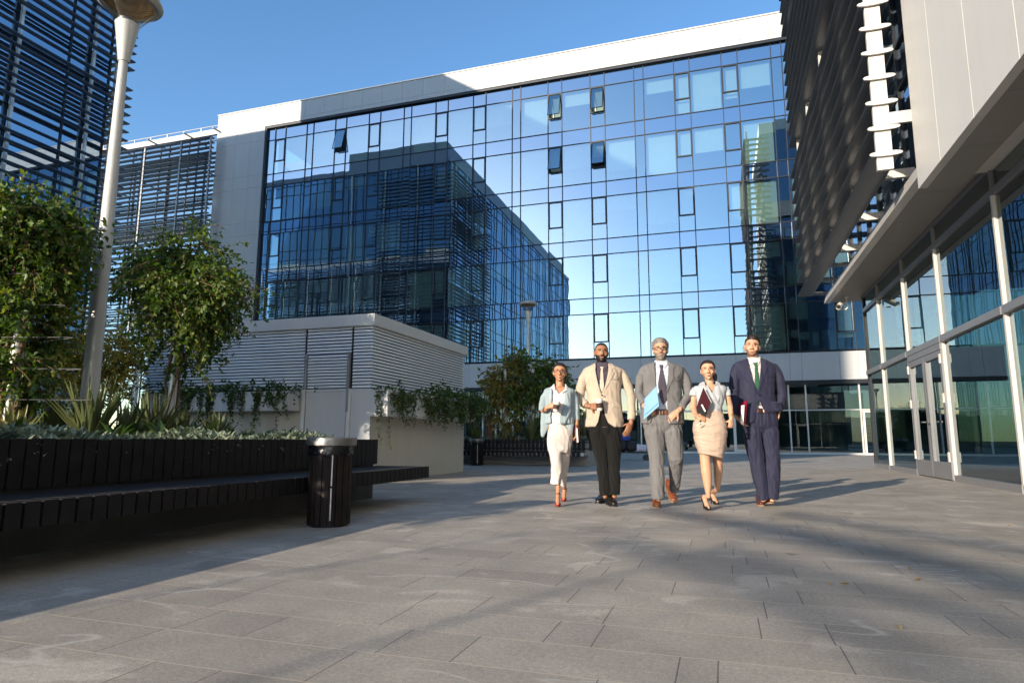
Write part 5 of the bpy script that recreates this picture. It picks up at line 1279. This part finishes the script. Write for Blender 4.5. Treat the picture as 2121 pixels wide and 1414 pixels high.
# ---------------- man in navy suit
def man_navy():
    sc = 6.736; D = fdepth(1592, 1049); f = gnd(1596, 1048)
    F = Fig(D, skin('skin_fair_b', (.46, .25, .16)), 'young man in navy suit and green tie, hand in pocket, holding a red folder', (f.x, f.y, 0)); c = C5
    F.head(c, 392, 222, yaw=-.03, tilt=-.09, sc=1.05, jaw=1.03); F.neck(c, [(412, 415), (418, 470)], .059); B = F.body
    B.slices(rowsof(F, c, [(418, 430, 90, .06), (422, 500, 165, .07), (440, 700, 195, .10), (450, 900, 185, .095), (460, 1150, 205, .10)], sc))
    limb(F, B, c, [(190, 600, 30), (145, 720, 32), (142, 900, 36, .02), (168, 1180, 30, -.02), (175, 1215, 28, -.03)], sc); limb(F, B, c, [(675, 590, 30), (765, 710, 32), (800, 890, 36, .03), (765, 1120, 30, 0)], sc)
    limb(F, B, LB_, [(1510, 0, 75), (1560, 380, 55), (1665, 960, 36)], 6.628); limb(F, B, LB_, [(1745, 0, 75), (1790, 380, 55), (1785, 960, 36)], 6.628)
    w = F.p(c, 175, 1205, -.05); F.hand(w, A_R*.75+np.array([0, 0, -.72]), A_F*.5-A_R*.6+np.array([0, 0, -.5]), 1, .20, .006, 1.05, .3)
    w = F.p(c, 765, 1135, 0); F.hand(w, np.array([0, 0, -1.])-A_R*.35, A_R*.9, 1, .2, .006, 1.0, .2)
    jm = cloth('suit_navy', (.017, .018, .040), .75); shm = cloth('shirt_blush', (.54, .48, .47), .7); tiem = cloth('tie_green', (.020, .085, .045), .5)
    S = Solid(); S.slices(rowsof(F, c, [(412, 380, 82, .060), (414, 435, 112, .078), (418, 475, 210, .09), (430, 570, 225, .108), (445, 780, 212, .115), (455, 1000, 205, .112), (460, 1095, 210, .112)], sc)); sh = setsmooth(S.fuse('shirt', .0065, 3))
    T = Solid(); T.slices(rowsof(F, c, [(470, 1080, 205, .112), (475, 1150, 235, .12), (482, 1260, 252, .116), (490, 1340, 246, .098), (490, 1390, 225, .075), (490, 1430, 200, .05)], sc))
    limb(F, T, LB_, [(1508, 20, 118), (1542, 250, 106), (1562, 380, 96), (1612, 650, 86), (1666, 950, 68)], 6.628); limb(F, T, LB_, [(1745, 20, 120), (1772, 250, 102), (1788, 380, 98), (1790, 650, 96), (1782, 945, 76)], 6.628)
    tr = setsmooth(wrinkle(T.fuse('trousers', .007, 4), .011, 15, 4, 17))
    J = Solid(); J.slices(rowsof(F, c, [(416, 398, 120, .08), (418, 425, 200, .095), (420, 462, 286, .10), (420, 500, 294, .112), (430, 590, 272, .127), (446, 700, 246, .13), (452, 890, 232, .126), (460, 1020, 250, .132), (470, 1110, 268, .137), (470, 1140, 262, .134)], sc))
    J.slices(rowsof(F, c, [(345, 1060, 120, .125), (345, 1180, 105, .125), (345, 1285, 88, .12)], sc)); J.slices(rowsof(F, c, [(645, 1000, 120, .125), (665, 1125, 125, .128)], sc))
    limb(F, J, c, [(170, 524, 58), (146, 615, 63), (136, 720, 64), (140, 900, 62, .01), (166, 1170, 52, -.02)], sc); limb(F, J, c, [(690, 502, 58), (744, 600, 62), (775, 700, 64), (805, 890, 64, .02), (770, 1085, 56, 0)], sc)
    je = wrinkle(J.fuse('jacket', .0068, 4), .011, 7, 5, 15)
    lap1 = shell(je, S_poly(poly(c, [(322, 385), (245, 480), (270, 560), (240, 600), (460, 870), (420, 760), (345, 480)])), .006, 'lapel'); lap2 = shell(je, S_poly(poly(c, [(508, 380), (600, 440), (570, 470), (610, 500), (480, 865), (500, 640), (512, 470)])), .006, 'lapel')
    bm_ = [MB().tube([tuple(q), tuple(q-A_F*.008)], .010, 10).mesh('button') for q in (F.p(c, 482, 882, -.160), F.p(c, 466, 1005, -.160))]
    je2 = cut(cut(je, poly(c, [(325, 360), (335, 480), (370, 620), (470, 838), (495, 690), (510, 500), (508, 340)])), poly(c, [(482, 930), (470, 1060), (440, 1200), (400, 1300), (440, 1340), (620, 1340), (640, 1150), (560, 1110), (520, 1040)]))
    F.add('jacket', je2, jm, [('lapel', lap1, jm), ('lapel', lap2, jm)]+[('button', b, BLACK) for b in bm_]+[('pocket', m_, jm) for m_ in [shell(je, S_poly(poly(c, q)), .004, 'pocket') for q in ([(590, 610), (680, 620), (678, 645), (590, 635)],)] if m_])
    col = shell(sh, S_poly(poly(c, [(322, 365), (335, 440), (368, 490), (412, 440), (470, 480), (500, 430), (505, 360), (412, 425)])), .009, 'collar')
    tie = shell(sh, S_poly(poly(c, [(402, 450), (462, 445), (458, 490), (492, 740), (488, 1040), (455, 1040), (425, 720), (425, 500)])), .013, 'tie')
    F.add('shirt', sh, shm, [('collar', col, shm)]); F.add('tie', tie, tiem); F.add('trousers', tr, jm)
    F.add('belt', shell(tr, S_poly(poly(c, [(460, 1085), (600, 1085), (600, 1140), (455, 1140)])), .010, 'belt'), leather('belt_dark', (.05, .02, .012)))
    sm = leather('shoe_oxblood', (.075, .020, .014)); shoe(F, gnd(1578, 1048), A_F+A_R*.25, sm, SOLE); shoe(F, gnd(1601, 1049), A_F-A_R*.15, sm, SOLE, 0, .285, .047, .035)
    F.finish(); F.face(HAIR_D, LIP, .0045, squint=.004)
    F.hair(HAIR_D, .060, .014, -.4, .0, 9, lambda q: .007+.026*np.clip((q[:, 2]-.05)/.05, 0, 1)*np.clip((q[:, 1]+.05)/.1, .3, 1))
    F.on_head('stubble', plain('stubble', (.20, .105, .07), .7, 0, .15, 40), lambda q: (q[:, 2] < -.045-.5*np.clip(.055-np.abs(q[:, 0]), 0, .05)) & (q[:, 2] > -.12) & (q[:, 1] > .0) & ~((np.abs(q[:, 0]) < .024) & (q[:, 2] > -.08)), .0012)
    return F
# ---------------- woman with glasses and pale blue jacket
def woman_blue():
    sc = 7.855; D = fdepth(1158, 1048); f = gnd(1160, 1047)
    F = Fig(D, skin('skin_tan', (.42, .20, .11)), 'smiling woman with glasses in pale blue jacket, white trousers and red heels, holding coffee', (f.x, f.y, 0)); c = C1
    F.head(c, 388, 242, yaw=-.02, tilt=-.03, sc=.94, jaw=.93, female=True); F.neck(c, [(388, 430), (388, 500)], .046); B = F.body
    B.slices(rowsof(F, c, [(388, 470, 85, .05), (388, 520, 150, .065), (388, 660, 180, .09), (385, 900, 160, .085), (345, 1180, 170, .10)], sc))
    limb(F, B, c, [(185, 640, 28), (118, 740, 32), (110, 880, 35, -.02), (160, 850, 33, -.12), (205, 805, 30, -.18)], sc); limb(F, B, c, [(592, 640, 28), (642, 740, 32), (655, 900, 34), (660, 1100, 33, -.02), (662, 1170, 28, -.03)], sc)
    limb(F, B, LA, [(250, 100, 90), (275, 500, 60), (300, 800, 40), (302, 950, 30)], 8.318); limb(F, B, LA, [(390, 100, 85, .05), (392, 500, 55, .14), (395, 800, 38, .22), (400, 985, 29, .27)], 8.318)
    w = F.p(c, 205, 800, -.19); F.hand(w, A_R*.75+np.array([0, 0, .28])-A_F*.15, -A_F*.9+np.array([0, 0, .3]), 1, .42, .006, .93, .8)
    w = F.p(c, 662, 1160, -.04); F.hand(w, np.array([0, 0, -1.])+A_R*.05, A_R*.9-A_F*.3, -1, .55, .006, .93, .5)
    rm = leather('shoe_red', (.30, .018, .012))
    a1 = pump(F, gnd(1155, 1050), A_F+A_R*.10, rm); B.chain([F.p(LA, 302, 960), F.p(LA, 298, 1060), a1], [.027, .024, .024])
    a2 = pump(F, gnd(1167, 1039), A_F+A_R*.16, rm, .11); B.chain([F.p(LA, 398, 950, .26), a2], [.027, .024])
    jm = cloth('jacket_pale_blue', (.25, .31, .335), .75); shm = cloth('blouse_white', (.56, .54, .53), .7); tm = cloth('trousers_cream', (.50, .445, .41), .75)
    S = Solid(); S.slices(rowsof(F, c, [(388, 440, 88, .055), (388, 480, 120, .066), (388, 520, 195, .085), (385, 640, 195, .112), (380, 800, 185, .105), (362, 1000, 178, .10), (345, 1135, 150, .100)], sc)); she = wrinkle(S.fuse('blouse', .0062, 3), .006, 9, 5, 2)
    she = cut(she, poly(c, [(300, 420), (310, 490), (372, 600), (470, 510), (478, 420), (390, 400)])); setsmooth(she)
    T = Solid(); T.slices(rowsof(F, c, [(350, 1108, 150, .106)], sc)+rowsof(F, LA, [(330, 0, 205, .118), (328, 60, 215, .118), (325, 140, 214, .112), (322, 240, 204, .094), (320, 330, 190, .075), (318, 390, 165, .05)], 8.318))
    limb(F, T, LA, [(245, 250, 118), (262, 420, 108), (275, 600, 96), (268, 780, 88), (260, 930, 86)], 8.318); limb(F, T, LA, [(410, 250, 112, .05), (405, 420, 100, .1), (395, 600, 84, .15), (388, 780, 66, .2), (386, 955, 56, .25)], 8.318)
    tr = setsmooth(wrinkle(T.fuse('trousers', .0068, 4), .012, 9, 4, 27))
    J = Solid(); J.slices(rowsof(F, c, [(388, 485, 130, .075), (388, 505, 205, .085), (386, 535, 245, .098), (386, 590, 240, .115), (386, 660, 226, .130), (388, 850, 218, .128), (388, 980, 226, .13), (372, 1060, 236, .135), (372, 1075, 230, .13)], sc))
    J.chain([F.p(c, 175, 900, -.02), F.p(c, 150, 1100, -.04), F.p(c, 105, 1275, -.05)], [.06, .05, .018], .4); J.chain([F.p(c, 545, 950, -.04), F.p(c, 545, 1100, -.06), F.p(c, 565, 1245, -.06)], [.05, .052, .02], .4); J.chain([F.p(c, 455, 900, -.08), F.p(c, 450, 1020, -.09), F.p(c, 425, 1075, -.09)], [.04, .05, .03], .5)
    limb(F, J, c, [(175, 590, 52), (127, 665, 58), (108, 760, 58), (106, 860, 52, -.01)], sc); limb(F, J, c, [(598, 595, 52), (638, 680, 56), (652, 800, 56), (655, 900, 54), (655, 1010, 50)], sc)
    je = wrinkle(J.fuse('jacket', .0066, 4), .012, 8, 4, 25); lap1 = shell(je, S_poly(poly(c, [(262, 500), (215, 560), (215, 800), (238, 1000), (250, 800), (262, 640)])), .008, 'lapel'); lap2 = shell(je, S_poly(poly(c, [(505, 560), (560, 560), (560, 900), (470, 1060), (440, 900), (470, 720)])), .010, 'lapel')
    F.add('jacket', cut(je, poly(c, [(300, 440), (262, 500), (256, 700), (240, 900), (240, 1075), (200, 1180), (215, 1300), (480, 1300), (470, 1150), (400, 1078), (385, 1050), (395, 940), (440, 800), (478, 680), (510, 560), (480, 440)])), jm, [('lapel', lap1, jm), ('lapel', lap2, jm)])
    col = shell(she, S_poly(poly(c, [(300, 420), (220, 530), (290, 520), (320, 560), (310, 490)])), .010, 'collar'); col2 = shell(she, S_poly(poly(c, [(478, 430), (550, 560), (490, 545), (420, 590), (470, 510)])), .010, 'collar')
    F.add('blouse', she, shm, [(n, m_, shm) for n, m_ in (('collar', col), ('collar', col2)) if m_]); F.add('trousers', tr, tm)
    q = F.p(c, 152, 850, -.10); ax = (F.p(c, 205, 805, -.18)-F.p(c, 115, 870, -.04)); ax /= np.linalg.norm(ax); F.add('watch', MB().tube([tuple(q-ax*.012), tuple(q+ax*.012)], .029, 14).mesh('watch', 40), BLACK)
    F.finish(); F.face(HAIR_D, LIP, .0032, True, .0035); F.hair(HAIR_D, .058, .009, -.5, -.035, 4); F.glasses(BLACK, .026, .020, .0020)
    hs = Solid(); hs.chain([F.H(.03, -.10, .0), F.H(.06, -.10, -.06), F.H(.06, -.07, -.13)], [.04, .034, .014]); link_mesh('ponytail', setsmooth(hs.fuse('ponytail', .006, 2)), HAIR_D, F.o)
    return F
# ---------------- woman in skirt
def woman_skirt():
    sc = 7.444; D = fdepth(1470, 1056); f = gnd(1472, 1055)
    F = Fig(D, skin('skin_light', (.48, .265, .165)), 'woman in pale grey blouse, beige pencil skirt and black heels holding a maroon folder', (f.x, f.y, 0)); c = C4
    F.head(c, 382, 236, yaw=.02, tilt=.05, sc=.96, jaw=.92, female=True); F.neck(c, [(408, 430), (412, 500)], .046); B = F.body
    B.slices(rowsof(F, c, [(412, 455, 90, .05), (412, 520, 165, .065), (412, 660, 170, .09), (405, 860, 150, .08), (410, 1100, 200, .10), (410, 1250, 200, .10)], sc))
    limb(F, B, c, [(205, 580, 30), (165, 660, 44), (155, 820, 46, .02), (185, 905, 40, -.06), (215, 945, 32, -.10)], sc); limb(F, B, c, [(640, 580, 30), (690, 650, 43), (722, 800, 44, .02), (738, 940, 34, -.03), (742, 985, 28, -.05)], sc)
    limb(F, B, LB_, [(868, 150, 88), (862, 300, 76), (866, 400, 70), (882, 570, 70), (898, 740, 54), (906, 860, 36)], 6.628); limb(F, B, LB_, [(1010, 150, 85, .06), (1030, 350, 68, .12), (1040, 470, 60, .15), (1044, 590, 58, .2), (1036, 740, 42, .25), (1033, 830, 34, .27)], 6.628)
    w = F.p(c, 205, 935, -.11); F.hand(w, A_R*.95+np.array([0, 0, -.35]), -A_F*.8+np.array([0, 0, .5]), 1, .55, .006, .93, .7)
    w = F.p(c, 742, 970, -.05); F.hand(w, np.array([0, 0, -1.])-A_R*.05, -A_F*.85+A_R*.4, 1, .85, .006, .93, .6)
    bm = leather('shoe_heel_black', (.012, .010, .010)); a1 = pump(F, gnd(1470, 1058), A_F+A_R*.0, bm); B.chain([F.p(LB_, 906, 840), F.p(LB_, 910, 910), a1], [.030, .026, .024])
    a2 = pump(F, gnd(1487, 1046), A_F-A_R*.05, bm); B.chain([F.p(LB_, 1033, 820, .27), a2], [.028, .024])
    shm = cloth('blouse_grey', (.36, .37, .385), .65); km = cloth('skirt_beige', (.40, .297, .23), .75)
    S = Solid(); S.slices(rowsof(F, c, [(410, 420, 92, .052), (412, 455, 150, .07), (414, 488, 238, .085), (415, 525, 248, .098), (415, 585, 228, .110), (413, 680, 208, .122), (408, 780, 192, .108), (404, 868, 178, .095), (404, 884, 174, .090)], sc))
    limb(F, S, c, [(212, 530, 52), (172, 575, 64), (163, 628, 62)], sc); limb(F, S, c, [(625, 535, 52), (670, 575, 62), (686, 622, 58)], sc)
    she = wrinkle(S.fuse('blouse', .0062, 3), .009, 10, 6, 32)
    neckl = poly(c, [(325, 400), (330, 470), (440, 610), (505, 450), (505, 390), (412, 380)])
    cols = [shell(she, S_poly(poly(c, q)), .010, 'collar') for q in ([(325, 400), (250, 455), (330, 465), (352, 500), (335, 450)], [(505, 385), (575, 455), (500, 460), (480, 500), (500, 440)])]
    wrap = shell(she, S_poly(poly(c, [(345, 470), (375, 470), (540, 740), (600, 800), (600, 850), (540, 850), (450, 760), (440, 640)])), .005, 'wrap_panel')
    F.add('blouse', setsmooth(cut(she, neckl)), shm, [(n, m_, shm) for n, m_ in (('collar', cols[0]), ('collar', cols[1]), ('wrap_panel', wrap)) if m_])
    K = Solid(); K.slices(rowsof(F, c, [(403, 866, 182, .106), (406, 940, 205, .11), (410, 1060, 240, .125), (410, 1180, 250, .132)], sc)+rowsof(F, LB_, [(936, 20, 222, .131), (935, 150, 206, .128), (936, 250, 186, .124), (938, 356, 158, .118)], 6.628), tilt=[0, 0, 0, 0, 0, -.008, -.018, -.030])
    ke = setsmooth(wrinkle(K.fuse('skirt', .0068, 4), .009, 4, 16, 37)); F.add('skirt', ke, km)
    F.finish(); F.face(HAIR_D, LIP, .0032, False, .0035); F.hair(HAIR_D, .060, .010, -.5, -.035, 8)
    hs = Solid(); hs.chain([F.H(.03, -.10, -.01), F.H(.07, -.08, -.07), F.H(.075, -.05, -.12)], [.04, .032, .014]); link_mesh('ponytail', setsmooth(hs.fuse('ponytail', .006, 2)), HAIR_D, F.o)
    return F
FW1, FM2, FM3, FW4, FM5 = woman_blue(), man_beige(), man_grey(), woman_skirt(), man_navy()
# ---------------- what they carry
CUP = plain('cup_paper', (.58, .54, .48), .5); SLEEVE = plain('cup_sleeve', (.045, .022, .014), .7); LID = plain('cup_lid', (.66, .65, .63), .35)
def coffee(label, base, top):
    base, top = np.array(base), np.array(top); ax = top-base; h = np.linalg.norm(ax); k = h/.125
    t = thing('coffee_cup', label, 'cup', tuple(base), 0, 'takeaway coffee cups'); t.rotation_mode = 'XYZ'
    z = ax/h; P = lambda zz: tuple(base+z*zz*k)
    MB().tube([P(0), P(.11)], [.027*k, .039*k], 22).build('cup_body', CUP, t, smooth=40)
    MB().tube([P(.028), P(.082)], [.0315*k, .0378*k], 22, cap=False).build('sleeve', SLEEVE, t, smooth=40)
    MB().tube([P(.109), P(.116), P(.117), P(.126)], [.042*k, .042*k, .037*k, .035*k], 22).build('lid', LID, t, smooth=30)
coffee('coffee cup with dark sleeve held by woman with glasses', FW1.p(C1, 318, 882, -.245), FW1.p(C1, 345, 712, -.245))
coffee('coffee cup held at waist by man in beige jacket', FM2.p(C2, 352, 1046, -.20), FM2.p(C2, 340, 884, -.20))
PAPER = plain('paper', (.62, .60, .57), .7); BLUEF = plain('folder_blue', (.14, .30, .48), .6); MAROON = plain('maroon_cover', (.040, .005, .010), .7, 0, .1, 6, 0, 60, .12); REDF = plain('folder_red', (.15, .006, .020), .6, 0, .1, 6, 0, 60, .15)
o = slabs('folder', [FM3.p(C3_, 367, 738, -.22), FM3.p(C3_, 406, 1010, -.24), FM3.p(C3_, 190, 1205, -.16), FM3.p(C3_, 204, 912, -.15)], .012, BLUEF); tag(o, 'light blue folder held by man in grey suit', 'folder')
a = FM3.p(C3_, 205, 1140, -.166); b = FM3.p(C3_, 404, 965, -.2405); MB().tube([tuple(a-A_F*.002), tuple(b-A_F*.002)], .0025, 5).build('elastic_band', plain('band_blue', (.06, .16, .30), .6), o)
t = thing('folder', 'maroon folder held against her side by woman in beige skirt', 'folder', tuple(FW4.p(C4, 310, 900, -.16)))
slabs('cover', [FW4.p(C4, 310, 503, -.17), FW4.p(C4, 426, 730, -.19), FW4.p(C4, 350, 942, -.17), FW4.p(C4, 215, 880, -.14), FW4.p(C4, 205, 800, -.14)], .010, MAROON, t)
slabs('pages', [FW4.p(C4, 313, 503, -.158), FW4.p(C4, 335, 520, -.158), FW4.p(C4, 440, 730, -.178), FW4.p(C4, 426, 735, -.178)], .012, PAPER, t)
t = thing('notebook', 'small black notebook with white edge held in front of the maroon folder', 'notebook', tuple(FW4.p(C4, 280, 880, -.19)))
slabs('cover', [FW4.p(C4, 272, 776, -.20), FW4.p(C4, 356, 870, -.205), FW4.p(C4, 344, 940, -.195), FW4.p(C4, 215, 885, -.185)], .012, BLACK, t)
slabs('white_edge', [FW4.p(C4, 275, 765, -.205), FW4.p(C4, 296, 758, -.205), FW4.p(C4, 352, 865, -.210), FW4.p(C4, 334, 876, -.210)], .008, PAPER, t)
o = MB().tube([tuple(FW4.p(C4, 212, 1088, -.17)), tuple(FW4.p(C4, 275, 1040, -.19))], .006, 8).build('pen', PAPER); tag(o, 'white pen held under her hand by woman in beige skirt', 'pen')
t = thing('folder', 'red folder with white pages held low by man in navy suit', 'folder', tuple(FM5.p(C5, 255, 1250, -.12)))
slabs('cover', [FM5.p(C5, 195, 1032, -.10), FM5.p(C5, 320, 960, -.20), FM5.p(C5, 290, 1290, -.20), FM5.p(C5, 262, 1292, -.16), FM5.p(C5, 225, 1200, -.12)], .010, REDF, t)
slabs('pages', [FM5.p(C5, 240, 1040, -.212), FM5.p(C5, 283, 1035, -.216), FM5.p(C5, 270, 1290, -.216), FM5.p(C5, 230, 1286, -.21)], .010, PAPER, t)
t = thing('book', 'dark red book held down at her side by woman with glasses', 'book', tuple(FW1.p(C1, 665, 1300, -.06)))
slabs('cover', [FW1.p(C1, 610, 1095, -.045), FW1.p(C1, 708, 1110, -.075), FW1.p(C1, 714, 1345, -.075), FW1.p(C1, 645, 1378, -.055)], .022, MAROON, t)
slabs('pages', [FW1.p(C1, 655, 1150, -.085), FW1.p(C1, 676, 1148, -.085), FW1.p(C1, 692, 1378, -.085), FW1.p(C1, 668, 1383, -.085)], .010, PAPER, t)
# ================================================================ unseen beam frame added behind the viewer to cast thin soft shade bands
PG = thing('shade_frame', 'unseen frame of round beams added behind the viewer to cast shade bands', 'shade_frame', (-6.6, -11.5, 0))
pd = np.array([.51, -.86, 0]); pq = np.array([.86, .51, 0]); off = np.array([-7.18, -16.35, 4.6])
for (gx_, gy_, r0, l0, l1) in ((.35, 5.45, .085, -2.2, 3.2), (.62, 3.55, .062, -1.4, 2.4), (-.35, 4.1, .06, -1.0, 2.2), (1.55, 5.6, .055, -2.0, 2.4), (.9, 5.2, .05, -1.5, 2.2)):
    c = np.array([gx_, gy_, 0])+off; a, b = c+pd*l0, c+pd*l1
    bm_ = MB().tube([tuple(a), tuple((a+b)/2+np.array([0, 0, .05])), tuple(b)], [r0*.75, r0*.85, r0*.6], 10).build('beam', M['bark'], PG, smooth=60)
for sx, sy in ((-2.0, -1.6), (2.0, -1.6), (-2.0, 2.2), (2.0, 2.2)):
    p_ = np.array([.5, 4.7, 0])+off+pq*sx*.6+pd*sy; MB().tube([(p_[0], p_[1], 0), (p_[0], p_[1], 4.5)], .016, 10).build('post', M['frame_grey'], PG, smooth=60)
for sy in (-1.6, 2.2):
    a = np.array([.5, 4.7, -.12])+off+pd*sy; MB().tube([tuple(a-pq*1.4), tuple(a+pq*1.4)], .016, 8).build('cross_beam', M['frame_grey'], PG, smooth=60)
